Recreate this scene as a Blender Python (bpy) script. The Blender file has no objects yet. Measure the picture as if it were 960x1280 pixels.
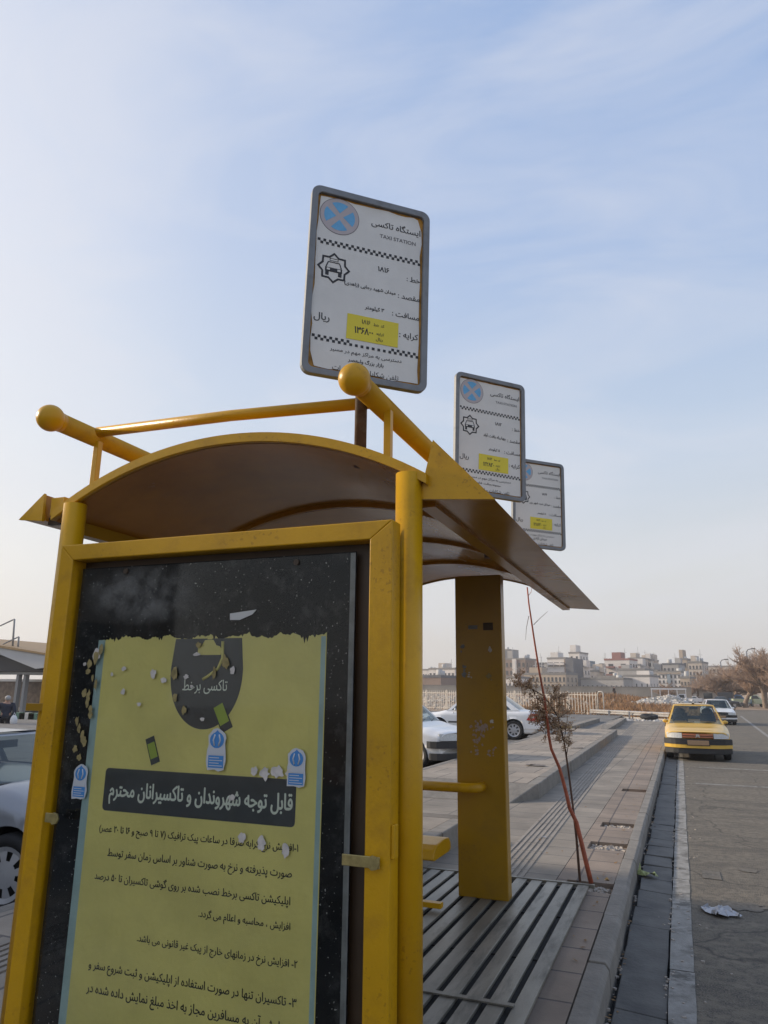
import bpy, bmesh, math, random
import numpy as np
from mathutils import Vector, Matrix
from mathutils.geometry import delaunay_2d_cdt

S = bpy.context.scene
C = S.collection
RNG = random.Random(7)
PI = math.pi
RAD = math.radians

# ------------------------------------------------------------------ camera
RIGHT = Vector((0.9289, 0.3700, 0.0120))
UPV = Vector((0.0780, -0.2280, 0.9700))
BACK = Vector((0.3620, -0.9010, -0.2410))
BACK.normalize()
RIGHT = (RIGHT - BACK * RIGHT.dot(BACK)).normalized()
UPV = BACK.cross(RIGHT).normalized()
CAMP = Vector((0, 0, 1.67))
cd = bpy.data.cameras.new('camera')
cam = bpy.data.objects.new('camera', cd)
C.objects.link(cam)
cam.matrix_world = Matrix(((RIGHT.x, UPV.x, BACK.x, CAMP.x), (RIGHT.y, UPV.y, BACK.y, CAMP.y), (RIGHT.z, UPV.z, BACK.z, CAMP.z), (0, 0, 0, 1)))
cd.sensor_fit = 'VERTICAL'
cd.sensor_height = 36
cd.lens = 36 * 900 / 1280
cd.clip_start = 0.05
cd.clip_end = 6000
S.camera = cam
S.render.resolution_x = 768
S.render.resolution_y = 1024

def ray(px, py):
    return RIGHT * (px - 480) + UPV * (640 - py) - BACK * 900
def at_y(px, py, y):
    d = ray(px, py); return CAMP + d * (y / d.y)
def at_z(px, py, z):
    d = ray(px, py); return CAMP + d * ((z - CAMP.z) / d.z)
def at_x(px, py, x):
    d = ray(px, py); return CAMP + d * (x / d.x)

# ------------------------------------------------------------------ world, sun, exposure
SUN_EL, SUN_AZ = RAD(21), RAD(-93)          # azimuth from +Y towards +X
SUND = Vector((math.sin(SUN_AZ) * math.cos(SUN_EL), math.cos(SUN_AZ) * math.cos(SUN_EL), math.sin(SUN_EL)))
W = bpy.data.worlds.new('World'); S.world = W; W.use_nodes = True
nt = W.node_tree; N = nt.nodes; L = nt.links
for n in list(N): N.remove(n)
wo = N.new('ShaderNodeOutputWorld')
sky = N.new('ShaderNodeTexSky'); sky.sky_type = 'NISHITA'; sky.sun_disc = False
sky.sun_elevation = SUN_EL; sky.sun_rotation = SUN_AZ; sky.dust_density = 3.0; sky.air_density = 1.2
bg1 = N.new('ShaderNodeBackground'); bg1.inputs[1].default_value = 0.08
L.new(sky.outputs[0], bg1.inputs[0])
tc = N.new('ShaderNodeTexCoord')
sep = N.new('ShaderNodeSeparateXYZ'); L.new(tc.outputs['Generated'], sep.inputs[0])
def wramp(stops, src):
    r = N.new('ShaderNodeValToRGB'); e = r.color_ramp.elements
    while len(e) > 1: e.remove(e[-1])
    e[0].position = stops[0][0]; e[0].color = stops[0][1]
    for p, c in stops[1:]:
        k = e.new(p); k.color = c
    L.new(src, r.inputs[0]); return r
grad = wramp([(0.0, (.70, .66, .62, 1)), (.05, (.76, .73, .70, 1)), (.16, (.76, .78, .80, 1)), (.32, (.58, .69, .85, 1)), (.55, (.41, .55, .82, 1)), (.85, (.30, .45, .76, 1))], sep.outputs[2])
# glow of the hazy sun low on the left
dotn = N.new('ShaderNodeVectorMath'); dotn.operation = 'DOT_PRODUCT'
L.new(tc.outputs['Generated'], dotn.inputs[0]); dotn.inputs[1].default_value = SUND
glow = wramp([(0.05, (0, 0, 0, 1)), (.35, (.04, .04, .04, 1)), (.62, (.18, .18, .18, 1)), (.85, (.55, .55, .55, 1)), (1.0, (1, 1, 1, 1))], dotn.outputs['Value'])
mg = N.new('ShaderNodeMix'); mg.data_type = 'RGBA'; mg.blend_type = 'MIX'
L.new(glow.outputs[0], mg.inputs[0]); L.new(grad.outputs[0], mg.inputs[6]); mg.inputs[7].default_value = (1.15, 1.10, 1.05, 1)
# thin streaks of high cloud
mp = N.new('ShaderNodeMapping'); L.new(tc.outputs['Generated'], mp.inputs[0])
mp.inputs['Rotation'].default_value = (0.3, 0.5, 0.6); mp.inputs['Scale'].default_value = (1.0, 2.0, 3.4)
cn = N.new('ShaderNodeTexNoise'); cn.inputs['Scale'].default_value = 2.0; cn.inputs['Detail'].default_value = 8; cn.inputs['Roughness'].default_value = .55; cn.inputs['Distortion'].default_value = 1.1
L.new(mp.outputs[0], cn.inputs[0])
cr = wramp([(.42, (0, 0, 0, 1)), (.76, (.6, .6, .6, 1))], cn.outputs[0])
mc = N.new('ShaderNodeMix'); mc.data_type = 'RGBA'
L.new(cr.outputs[0], mc.inputs[0]); L.new(mg.outputs[2], mc.inputs[6]); mc.inputs[7].default_value = (.80, .82, .90, 1)
bg2 = N.new('ShaderNodeBackground'); bg2.inputs[1].default_value = 1.0
L.new(mc.outputs[2], bg2.inputs[0])
mx = N.new('ShaderNodeMixShader'); mx.inputs[0].default_value = 0.85
L.new(bg1.outputs[0], mx.inputs[1]); L.new(bg2.outputs[0], mx.inputs[2]); L.new(mx.outputs[0], wo.inputs[0])

sl = bpy.data.lights.new('sun', 'SUN'); sl.energy = 4.2; sl.angle = RAD(1.5); sl.color = (1.0, .84, .64)
so = bpy.data.objects.new('sun', sl); C.objects.link(so)
so.rotation_euler = (-SUND).to_track_quat('-Z', 'Y').to_euler()
S.view_settings.view_transform = 'Standard'; S.view_settings.look = 'None'
S.view_settings.exposure = 0.08; S.view_settings.gamma = 1.0; S.view_settings.use_curve_mapping = False
S.cycles.max_bounces = 6; S.cycles.transparent_max_bounces = 12

# ------------------------------------------------------------------ materials
MATS = {}
def mat(name, col, rough=.6, metal=0., var=.0, vscale=6., bump=0., bscale=40., spec=.5, col2=None, dirt=0., dcol=(.12, .10, .08), dscale=3., coat=0., alpha=1., stretch=(1, 1, 1)):
    if name in MATS: return MATS[name]
    m = bpy.data.materials.new(name); m.use_nodes = True
    n = m.node_tree.nodes; l = m.node_tree.links; p = n['Principled BSDF']
    p.inputs['Base Color'].default_value = (*col, 1); p.inputs['Roughness'].default_value = rough
    p.inputs['Metallic'].default_value = metal; p.inputs['Specular IOR Level'].default_value = spec
    p.inputs['Coat Weight'].default_value = coat; p.inputs['Coat Roughness'].default_value = .08
    tcn = n.new('ShaderNodeTexCoord'); src = tcn.outputs['Object']
    if stretch != (1, 1, 1):
        mpn = n.new('ShaderNodeMapping'); mpn.inputs['Scale'].default_value = stretch; l.new(src, mpn.inputs[0]); src = mpn.outputs[0]
    out = None
    def rampnode(a, b, s):
        r = n.new('ShaderNodeValToRGB'); r.color_ramp.elements[0].position = a; r.color_ramp.elements[1].position = b; l.new(s, r.inputs[0]); return r
    def noise(sc, det=6, ro=.6):
        t = n.new('ShaderNodeTexNoise'); t.inputs['Scale'].default_value = sc; t.inputs['Detail'].default_value = det; t.inputs['Roughness'].default_value = ro; l.new(src, t.inputs[0]); return t
    if var > 0:
        t = noise(vscale); r = rampnode(.3, .7, t.outputs[0])
        c2 = col2 or tuple(max(0, c * (1 - var)) for c in col)
        c1 = col if col2 else tuple(min(1, c * (1 + var * .6)) for c in col)
        mm = n.new('ShaderNodeMix'); mm.data_type = 'RGBA'; l.new(r.outputs[0], mm.inputs[0])
        mm.inputs[6].default_value = (*c1, 1); mm.inputs[7].default_value = (*c2, 1); out = mm.outputs[2]
    if dirt > 0:
        t = noise(dscale, 10, .7); r = rampnode(.52, .70, t.outputs[0])
        ml = n.new('ShaderNodeMath'); ml.operation = 'MULTIPLY'; l.new(r.outputs[0], ml.inputs[0]); ml.inputs[1].default_value = dirt
        mm = n.new('ShaderNodeMix'); mm.data_type = 'RGBA'; l.new(ml.outputs[0], mm.inputs[0])
        if out: l.new(out, mm.inputs[6])
        else: mm.inputs[6].default_value = (*col, 1)
        mm.inputs[7].default_value = (*dcol, 1); out = mm.outputs[2]
        rr = n.new('ShaderNodeMapRange'); l.new(ml.outputs[0], rr.inputs[0]); rr.inputs[3].default_value = rough; rr.inputs[4].default_value = min(1, rough + .35); l.new(rr.outputs[0], p.inputs['Roughness'])
    if out: l.new(out, p.inputs['Base Color'])
    if bump > 0:
        t = noise(bscale, 4); b = n.new('ShaderNodeBump'); b.inputs['Strength'].default_value = bump; b.inputs['Distance'].default_value = .02
        l.new(t.outputs[0], b.inputs['Height']); l.new(b.outputs[0], p.inputs['Normal'])
    if alpha < 1: p.inputs['Alpha'].default_value = alpha
    MATS[name] = m; return m

YEL = mat('mustard_paint', (.57, .305, .0035), .36, spec=.35, var=.14, vscale=3, bump=.07, bscale=60, dirt=.4, dcol=(.28, .135, .012), dscale=7)
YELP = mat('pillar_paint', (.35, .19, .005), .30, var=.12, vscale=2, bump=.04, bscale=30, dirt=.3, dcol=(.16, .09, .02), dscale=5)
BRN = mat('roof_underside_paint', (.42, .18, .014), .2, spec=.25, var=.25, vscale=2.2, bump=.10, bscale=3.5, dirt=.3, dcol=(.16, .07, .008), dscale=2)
DRK = mat('dark_brown_steel', (.05, .028, .012), .5, var=.2)
RUST = mat('rusty_steel', (.10, .052, .03), .75, var=.4, vscale=14, bump=.3, dirt=.5, dcol=(.2, .17, .14), dscale=10)
GREYF = mat('grey_sign_frame', (.20, .215, .235), .5, var=.15, vscale=9, dirt=.4, dcol=(.10, .09, .08), dscale=12)
SIGNW = mat('sign_paper', (.70, .69, .66), .55, var=.08, vscale=5, dirt=.15, dcol=(.42, .36, .28), dscale=4)
ORNG = mat('rust_orange', (.42, .21, .03), .7, var=.5, vscale=20)
INK = mat('black_ink', (.022, .022, .026), .6)
INKG = mat('grey_ink', (.13, .13, .14), .6)
BLUES = mat('sign_blue', (.13, .40, .68), .5, var=.12, vscale=30)
PINKG = mat('faded_pink', (.47, .42, .43), .5, var=.1)
YSTICK = mat('yellow_sticker', (.72, .60, .03), .45, var=.06)
BLACKP = mat('black_panel', (.009, .010, .012), .65, spec=.08, var=.3, vscale=5, dirt=.55, dcol=(.10, .10, .10), dscale=9)
def add_specks(m, scale, lo, hi, col):
    n = m.node_tree.nodes; l = m.node_tree.links; p = n['Principled BSDF']; tcn = n.new('ShaderNodeTexCoord')
    t = n.new('ShaderNodeTexNoise'); t.inputs['Scale'].default_value = scale; t.inputs['Detail'].default_value = 1; l.new(tcn.outputs['Object'], t.inputs[0])
    r = n.new('ShaderNodeMapRange'); l.new(t.outputs[0], r.inputs[0]); r.inputs[1].default_value = lo; r.inputs[2].default_value = hi
    mm = n.new('ShaderNodeMix'); mm.data_type = 'RGBA'; l.new(r.outputs[0], mm.inputs[0]); src = p.inputs['Base Color'].links
    if src: l.new(src[0].from_socket, mm.inputs[6])
    else: mm.inputs[6].default_value = p.inputs['Base Color'].default_value
    mm.inputs[7].default_value = (*col, 1); l.new(mm.outputs[2], p.inputs['Base Color'])
add_specks(BLACKP, 120, .725, .75, (.32, .32, .31))
def add_chips(m, col, amp=1.):
    n = m.node_tree.nodes; l = m.node_tree.links; p = n['Principled BSDF']; tcn = n.new('ShaderNodeTexCoord'); o = []
    for sc, lo, hi in ((3.1, .55, .64), (62, .61, .65)):
        t = n.new('ShaderNodeTexNoise'); t.inputs['Scale'].default_value = sc; t.inputs['Detail'].default_value = 3; l.new(tcn.outputs['Object'], t.inputs[0])
        r = n.new('ShaderNodeMapRange'); l.new(t.outputs[0], r.inputs[0]); r.inputs[1].default_value = lo; r.inputs[2].default_value = hi; o.append(r.outputs[0])
    mu = n.new('ShaderNodeMath'); mu.operation = 'MULTIPLY'; l.new(o[0], mu.inputs[0]); l.new(o[1], mu.inputs[1]); m2 = n.new('ShaderNodeMath'); m2.operation = 'MULTIPLY'; l.new(mu.outputs[0], m2.inputs[0]); m2.inputs[1].default_value = amp
    mm = n.new('ShaderNodeMix'); mm.data_type = 'RGBA'; l.new(m2.outputs[0], mm.inputs[0]); l.new(p.inputs['Base Color'].links[0].from_socket, mm.inputs[6]); mm.inputs[7].default_value = (*col, 1); l.new(mm.outputs[2], p.inputs['Base Color'])
add_chips(YEL, (.22, .10, .010), .42); add_chips(YELP, (.16, .075, .010), .5)
POST = mat('poster_yellow', (.74, .655, .215), .6, var=.14, vscale=2.5, bump=.6, bscale=4.5)
POSTD = mat('poster_charcoal', (.055, .060, .066), .55, var=.2)
POSTT = mat('poster_pale', (.72, .76, .66), .6)
POSTB = mat('poster_pale_blue', (.36, .50, .50), .6, var=.2)
POSTK = mat('poster_dark_text', (.028, .028, .028), .6)
PAPER = mat('torn_paper', (.56, .52, .48), .7, var=.25, vscale=30)
STKB = mat('sticker_blue', (.05, .22, .52), .5)
GLUE = mat('old_glue', (.30, .24, .10), .8, var=.4, vscale=40)
GREYT = mat('weathered_tape', (.20, .21, .21), .55, var=.35, vscale=14)
BRASS = mat('old_brass', (.40, .33, .14), .4, metal=.6, var=.3, vscale=40)
CONC = mat('kerb_concrete', (.225, .205, .178), .85, var=.25, vscale=5, bump=.4, bscale=25, dirt=.5, dcol=(.16, .15, .14), dscale=3)
GUT = mat('gutter_slab', (.112, .108, .100), .8, var=.3, vscale=4, bump=.3, bscale=30, dirt=.5, dcol=(.08, .08, .085), dscale=2)
DEEP = mat('near_black_matte', (.03, .028, .026), .9, var=.3)  # shared near-black for gaps, beds, liners and shoes
TILEG = mat('tactile_tile', (.27, .24, .205), .85, var=.2, vscale=3, dirt=.3, dscale=2)
RUBB = mat('tyre_rubber', (.018, .018, .019), .8, var=.2)
RIM = mat('wheel_cover', (.42, .42, .43), .4, metal=.4, dirt=.4)
CHRM = mat('bright_metal', (.6, .6, .6), .2, metal=.9)
PLAST = mat('dark_plastic', (.020, .021, .024), .5)
LAMP = mat('headlamp_glass', (.52, .52, .50), .12, coat=.8, var=.2, vscale=30)
REDL = mat('red_lamp', (.45, .015, .015), .15, coat=.8)
WHITEL = mat('clear_lamp', (.7, .7, .7), .2)
SEAT = mat('car_seat', (.035, .045, .07), .8)
TAXI = mat('taxi_paint', (.70, .43, .065), .3, var=.05, coat=.5, dirt=.15, dcol=(.5, .38, .2), dscale=2)
WHT = mat('white_car_paint', (.80, .80, .80), .3, coat=.5, var=.03)
SILV = mat('silver_car_paint', (.24, .255, .285), .32, metal=.3, coat=.6)
PLATE = mat('plain_plate', (.34, .22, .13), .6)
def glass_mat(name, tint, tr):
    m = bpy.data.materials.new(name); m.use_nodes = True; n = m.node_tree.nodes; l = m.node_tree.links
    p = n['Principled BSDF']; p.inputs['Base Color'].default_value = (*tint, 1); p.inputs['Roughness'].default_value = .05
    p.inputs['Specular IOR Level'].default_value = .8
    t = n.new('ShaderNodeBsdfTransparent'); t.inputs[0].default_value = (.80, .88, .90, 1)
    m2 = n.new('ShaderNodeMixShader'); m2.inputs[0].default_value = tr; l.new(p.outputs[0], m2.inputs[1]); l.new(t.outputs[0], m2.inputs[2])
    l.new(m2.outputs[0], n['Material Output'].inputs[0]); MATS[name] = m; return m
GLASS = glass_mat('car_glass', (.045, .07, .085), .66)
GLASSD = glass_mat('far_car_glass', (.035, .05, .06), .05)
def pane_mat():
    m = bpy.data.materials.new('dusty_acrylic'); m.use_nodes = True; n = m.node_tree.nodes; l = m.node_tree.links
    p = n['Principled BSDF']; p.inputs['Base Color'].default_value = (.26, .26, .25, 1); p.inputs['Roughness'].default_value = .8; p.inputs['Specular IOR Level'].default_value = .1
    t = n.new('ShaderNodeBsdfTransparent'); t.inputs[0].default_value = (.97, .98, .97, 1)
    g = n.new('ShaderNodeBsdfGlossy'); g.inputs['Roughness'].default_value = .04
    fr = n.new('ShaderNodeFresnel'); fr.inputs[0].default_value = 1.26
    a = n.new('ShaderNodeMixShader'); l.new(fr.outputs[0], a.inputs[0]); l.new(t.outputs[0], a.inputs[1]); l.new(g.outputs[0], a.inputs[2])
    tcn = n.new('ShaderNodeTexCoord')
    def nz(sc, lo, hi, amp, stretch=(1, 1, 1), det=8):
        mpn = n.new('ShaderNodeMapping'); mpn.inputs['Scale'].default_value = stretch; l.new(tcn.outputs['Object'], mpn.inputs[0])
        t2 = n.new('ShaderNodeTexNoise'); t2.inputs['Scale'].default_value = sc; t2.inputs['Detail'].default_value = det; t2.inputs['Roughness'].default_value = .7; l.new(mpn.outputs[0], t2.inputs[0])
        r = n.new('ShaderNodeMapRange'); l.new(t2.outputs[0], r.inputs[0]); r.inputs[1].default_value = lo; r.inputs[2].default_value = hi; r.inputs[4].default_value = amp; return r.outputs[0]
    s1 = nz(2.2, .5, .8, .04); s2 = nz(75, .705, .74, .6, det=1)
    # wiped dusty smear near the top of the sheet
    vm = n.new('ShaderNodeVectorMath'); vm.operation = 'MULTIPLY_ADD'; l.new(tcn.outputs['Object'], vm.inputs[0]); vm.inputs[1].default_value = (3.2, 0, 7.5); vm.inputs[2].default_value = (3.2 * 1.98, 0, -7.5 * 2.035)
    vl = n.new('ShaderNodeVectorMath'); vl.operation = 'LENGTH'; l.new(vm.outputs[0], vl.inputs[0])
    mk = n.new('ShaderNodeMapRange'); l.new(vl.outputs['Value'], mk.inputs[0]); mk.inputs[1].default_value = 1.0; mk.inputs[2].default_value = .45; mk.inputs[3].default_value = 0; mk.inputs[4].default_value = 1
    s4 = nz(9, .35, .75, .55); mu = n.new('ShaderNodeMath'); mu.operation = 'MULTIPLY'; l.new(mk.outputs[0], mu.inputs[0]); l.new(s4, mu.inputs[1])
    s2 = mu.outputs[0]; s3 = nz(6, .60, .72, .02, (6, 1, .6))
    ad = n.new('ShaderNodeMath'); l.new(s1, ad.inputs[0]); l.new(s2, ad.inputs[1]); ad2 = n.new('ShaderNodeMath'); l.new(ad.outputs[0], ad2.inputs[0]); l.new(s3, ad2.inputs[1]); ad2.use_clamp = True
    b = n.new('ShaderNodeMixShader'); l.new(ad2.outputs[0], b.inputs[0]); l.new(a.outputs[0], b.inputs[1]); l.new(p.outputs[0], b.inputs[2])
    l.new(b.outputs[0], n['Material Output'].inputs[0]); return m
PANE = pane_mat()

# pavement with slab joints drawn by a brick texture
def paving(name, c1, c2, joint, bw, bh, rot=0., off=.5, mort=.012, rough=.85):
    m = bpy.data.materials.new(name); m.use_nodes = True; n = m.node_tree.nodes; l = m.node_tree.links; p = n['Principled BSDF']
    tcn = n.new('ShaderNodeTexCoord'); mpn = n.new('ShaderNodeMapping'); mpn.inputs['Rotation'].default_value = (0, 0, rot); l.new(tcn.outputs['Object'], mpn.inputs[0])
    br = n.new('ShaderNodeTexBrick'); l.new(mpn.outputs[0], br.inputs[0]); br.offset = off; br.squash = 1
    br.inputs['Color1'].default_value = (*c1, 1); br.inputs['Color2'].default_value = (*c2, 1); br.inputs['Mortar'].default_value = (*joint, 1)
    br.inputs['Scale'].default_value = 1; br.inputs['Mortar Size'].default_value = mort; br.inputs['Brick Width'].default_value = bw; br.inputs['Row Height'].default_value = bh; br.inputs['Mortar Smooth'].default_value = .3
    nz = n.new('ShaderNodeTexNoise'); nz.inputs['Scale'].default_value = 1.3; nz.inputs['Detail'].default_value = 9; nz.inputs['Roughness'].default_value = .65; l.new(tcn.outputs['Object'], nz.inputs[0])
    mr = n.new('ShaderNodeMapRange'); l.new(nz.outputs[0], mr.inputs[0]); mr.inputs[1].default_value = .3; mr.inputs[2].default_value = .7; mr.inputs[3].default_value = .68; mr.inputs[4].default_value = 1.22
    mm = n.new('ShaderNodeMix'); mm.data_type = 'RGBA'; mm.blend_type = 'MULTIPLY'; mm.inputs[0].default_value = 1; l.new(br.outputs[0], mm.inputs[6]); l.new(mr.outputs[0], mm.inputs[7])
    l.new(mm.outputs[2], p.inputs['Base Color']); p.inputs['Roughness'].default_value = rough
    nb = n.new('ShaderNodeTexNoise'); nb.inputs['Scale'].default_value = 45; nb.inputs['Detail'].default_value = 4; l.new(tcn.outputs['Object'], nb.inputs[0])
    sb = n.new('ShaderNodeMath'); sb.operation = 'MULTIPLY_ADD'; l.new(nb.outputs[0], sb.inputs[0]); sb.inputs[1].default_value = .25; 
    iv = n.new('ShaderNodeMath'); iv.operation = 'MULTIPLY'; l.new(br.outputs['Fac'], iv.inputs[0]); iv.inputs[1].default_value = -1.; l.new(iv.outputs[0], sb.inputs[2])
    b = n.new('ShaderNodeBump'); b.inputs['Strength'].default_value = .5; b.inputs['Distance'].default_value = .012; l.new(sb.outputs[0], b.inputs['Height']); l.new(b.outputs[0], p.inputs['Normal'])
    return m
PAVR = paving('pinkish_slabs', (.27, .212, .165), (.215, .172, .138), (.10, .085, .08), .46, .42, 0, 0.0, .010)
PAVG = paving('grey_slabs', (.265, .230, .188), (.21, .185, .155), (.11, .10, .095), .62, .40, RAD(1.4), .0, .008)
PAVP = paving('platform_slabs', (.335, .28, .225), (.27, .235, .195), (.13, .115, .105), .6, .8, RAD(1.4), .5, .012)

def ground_mat(name, cols, scales, bump=.4, bscale=60., rough=.9, streak=None, crack=False):
    m = bpy.data.materials.new(name); m.use_nodes = True; n = m.node_tree.nodes; l = m.node_tree.links; p = n['Principled BSDF']
    tcn = n.new('ShaderNodeTexCoord'); cur = None
    for i, (c, sc) in enumerate(zip(cols[1:], scales)):
        mpn = n.new('ShaderNodeMapping'); l.new(tcn.outputs['Object'], mpn.inputs[0])
        if streak: mpn.inputs['Scale'].default_value = streak[i % len(streak)]
        t = n.new('ShaderNodeTexNoise'); t.inputs['Scale'].default_value = sc; t.inputs['Detail'].default_value = 10; t.inputs['Roughness'].default_value = .68; l.new(mpn.outputs[0], t.inputs[0])
        r = n.new('ShaderNodeMapRange'); l.new(t.outputs[0], r.inputs[0]); r.inputs[1].default_value = .45; r.inputs[2].default_value = .60
        mm = n.new('ShaderNodeMix'); mm.data_type = 'RGBA'; l.new(r.outputs[0], mm.inputs[0])
        if cur is None: mm.inputs[6].default_value = (*cols[0], 1)
        else: l.new(cur, mm.inputs[6])
        mm.inputs[7].default_value = (*c, 1); cur = mm.outputs[2]
    if crack:
        wn = n.new('ShaderNodeTexNoise'); wn.inputs['Scale'].default_value = 1.7; wn.inputs['Detail'].default_value = 5; l.new(tcn.outputs['Object'], wn.inputs[0])
        wm = n.new('ShaderNodeMix'); wm.data_type = 'RGBA'; wm.inputs[0].default_value = .35; l.new(tcn.outputs['Object'], wm.inputs[6]); l.new(wn.outputs['Color'], wm.inputs[7])
        vo = n.new('ShaderNodeTexVoronoi'); vo.feature = 'DISTANCE_TO_EDGE'; vo.inputs['Scale'].default_value = .75; l.new(wm.outputs[2], vo.inputs[0])
        mr = n.new('ShaderNodeMapRange'); l.new(vo.outputs['Distance'], mr.inputs[0]); mr.inputs[1].default_value = .001; mr.inputs[2].default_value = .009; mr.inputs[3].default_value = .6; mr.inputs[4].default_value = 0.
        m3 = n.new('ShaderNodeMix'); m3.data_type = 'RGBA'; l.new(mr.outputs[0], m3.inputs[0]); l.new(cur, m3.inputs[6]); m3.inputs[7].default_value = (.025, .023, .02, 1); cur = m3.outputs[2]
    l.new(cur, p.inputs['Base Color']); p.inputs['Roughness'].default_value = rough
    nb = n.new('ShaderNodeTexNoise'); nb.inputs['Scale'].default_value = bscale; nb.inputs['Detail'].default_value = 6; l.new(tcn.outputs['Object'], nb.inputs[0])
    b = n.new('ShaderNodeBump'); b.inputs['Strength'].default_value = bump; b.inputs['Distance'].default_value = .015; l.new(nb.outputs[0], b.inputs['Height']); l.new(b.outputs[0], p.inputs['Normal'])
    return m
ASPH = ground_mat('dusty_asphalt', [(.118, .104, .082), (.215, .178, .128), (.040, .037, .032), (.18, .155, .118), (.05, .046, .04), (.19, .165, .13)], [.5, .9, 3.2, 14, 110], .9, 70, streak=[(.5, 1.3, 1), (.35, 2.0, 1), (.7, 1.2, 1), (1, 1, 1), (1, 1, 1)], crack=True)
EARTH = ground_mat('dry_earth', [(.27, .20, .14), (.36, .30, .235), (.22, .125, .07)], [.12, .35], .5, 6)
LOTM = ground_mat('lot_asphalt', [(.15, .145, .14), (.20, .19, .175), (.10, .098, .095)], [.3, 1.2], .4, 60)
LINE = ground_mat('worn_white_paint', [(.25, .24, .22), (.11, .104, .093), (.30, .29, .27)], [3, 9], .4, 90)
PATCH = ground_mat('asphalt_patch', [(.15, .13, .105), (.085, .078, .066), (.155, .14, .118)], [3, 30], .5, 80)

# ------------------------------------------------------------------ mesh helpers
class MB:
    def __init__(s): s.v = []; s.f = []; s.sm = []
    def face(s, pts, sm=False):
        b = len(s.v); s.v += [tuple(p) for p in pts]; s.f.append(list(range(b, b + len(pts)))); s.sm.append(sm); return s
    def add(s, verts, faces, sm=False):
        b = len(s.v); s.v += [tuple(p) for p in verts]
        for f in faces: s.f.append([b + i for i in f]); s.sm.append(sm)
        return s
    def box(s, c, d, M=None):
        x, y, z = d[0] / 2, d[1] / 2, d[2] / 2
        vs = [Vector((sx * x, sy * y, sz * z)) for sx in (-1, 1) for sy in (-1, 1) for sz in (-1, 1)]
        if M is not None: vs = [M @ v for v in vs]
        vs = [v + Vector(c) for v in vs]
        return s.add(vs, [(0, 1, 3, 2), (4, 6, 7, 5), (0, 4, 5, 1), (2, 3, 7, 6), (0, 2, 6, 4), (1, 5, 7, 3)])
    def b2(s, a, b):
        return s.box([(i + j) / 2 for i, j in zip(a, b)], [abs(j - i) for i, j in zip(a, b)])
    def tube(s, pts, r, n=12, cap=True, sm=True):
        pts = [Vector(p) for p in pts]; rs = r if isinstance(r, (list, tuple)) else [r] * len(pts)
        rings = []; prev = None
        for i, p in enumerate(pts):
            d = (pts[min(i + 1, len(pts) - 1)] - pts[max(i - 1, 0)]).normalized()
            if prev is None:
                a = Vector((0, 0, 1)) if abs(d.z) < .9 else Vector((1, 0, 0))
                u = d.cross(a).normalized()
            else: u = (prev - d * prev.dot(d)).normalized()
            prev = u; w = d.cross(u)
            rings.append([p + (u * math.cos(2 * PI * k / n) + w * math.sin(2 * PI * k / n)) * rs[i] for k in range(n)])
        vs = [v for rg in rings for v in rg]; fs = []
        for i in range(len(pts) - 1):
            for k in range(n):
                fs.append((i * n + k, i * n + (k + 1) % n, (i + 1) * n + (k + 1) % n, (i + 1) * n + k))
        s.add(vs, fs, sm)
        if cap:
            b = len(s.v) - len(vs)
            s.f.append([b + k for k in range(n)][::-1]); s.sm.append(False)
            s.f.append([b + (len(pts) - 1) * n + k for k in range(n)]); s.sm.append(False)
        return s
    def ball(s, c, r, nu=20, nv=12, sc=(1, 1, 1)):
        vs = []; fs = []
        for j in range(nv + 1):
            t = PI * j / nv
            for i in range(nu):
                a = 2 * PI * i / nu
                vs.append((c[0] + r * sc[0] * math.sin(t) * math.cos(a), c[1] + r * sc[1] * math.sin(t) * math.sin(a), c[2] + r * sc[2] * math.cos(t)))
        for j in range(nv):
            for i in range(nu):
                fs.append((j * nu + i, (j + 1) * nu + i, (j + 1) * nu + (i + 1) % nu, j * nu + (i + 1) % nu))
        return s.add(vs, fs, True)
    def prism(s, poly, h0, h1, M=None):
        n = len(poly); vs = [Vector((p[0], p[1], h0)) for p in poly] + [Vector((p[0], p[1], h1)) for p in poly]
        if M is not None: vs = [M @ v for v in vs]
        return s.add(vs, [tuple(range(n))[::-1], tuple(range(n, 2 * n))] + [(i, (i + 1) % n, n + (i + 1) % n, n + i) for i in range(n)])
    def grid(s, fn, nu, nv, sm=True):
        vs = [fn(i / nu, j / nv) for j in range(nv + 1) for i in range(nu + 1)]
        return s.add(vs, [(j * (nu + 1) + i, j * (nu + 1) + i + 1, (j + 1) * (nu + 1) + i + 1, (j + 1) * (nu + 1) + i) for j in range(nv) for i in range(nu)], sm)
    def mesh(s, name):
        me = bpy.data.meshes.new(name); me.from_pydata(s.v, [], s.f); me.polygons.foreach_set('use_smooth', s.sm)
        me.update(); return me
    def build(s, name, m, parent=None, bevel=0., fix=False, M=None):
        me = s.mesh(name)
        if M is not None: me.transform(M)
        if fix or bevel > 0:
            bm = bmesh.new(); bm.from_mesh(me); bmesh.ops.remove_doubles(bm, verts=bm.verts, dist=1e-5); bmesh.ops.recalc_face_normals(bm, faces=bm.faces); bm.to_mesh(me); bm.free()
        o = link(name, me, m, parent)
        if bevel > 0:
            b = o.modifiers.new('bevel', 'BEVEL'); b.width = bevel; b.segments = 2; b.limit_method = 'ANGLE'
        return o
def link(name, me, m, parent=None):
    if m is not None:
        me.materials.clear(); me.materials.append(m)
    o = bpy.data.objects.new(name, me); C.objects.link(o)
    if parent: o.parent = parent
    return o
def tag(o, label, cat, group=None, kind=None):
    if label: o['label'] = label
    if cat: o['category'] = cat
    if group: o['group'] = group
    if kind: o['kind'] = kind
    return o
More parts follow.
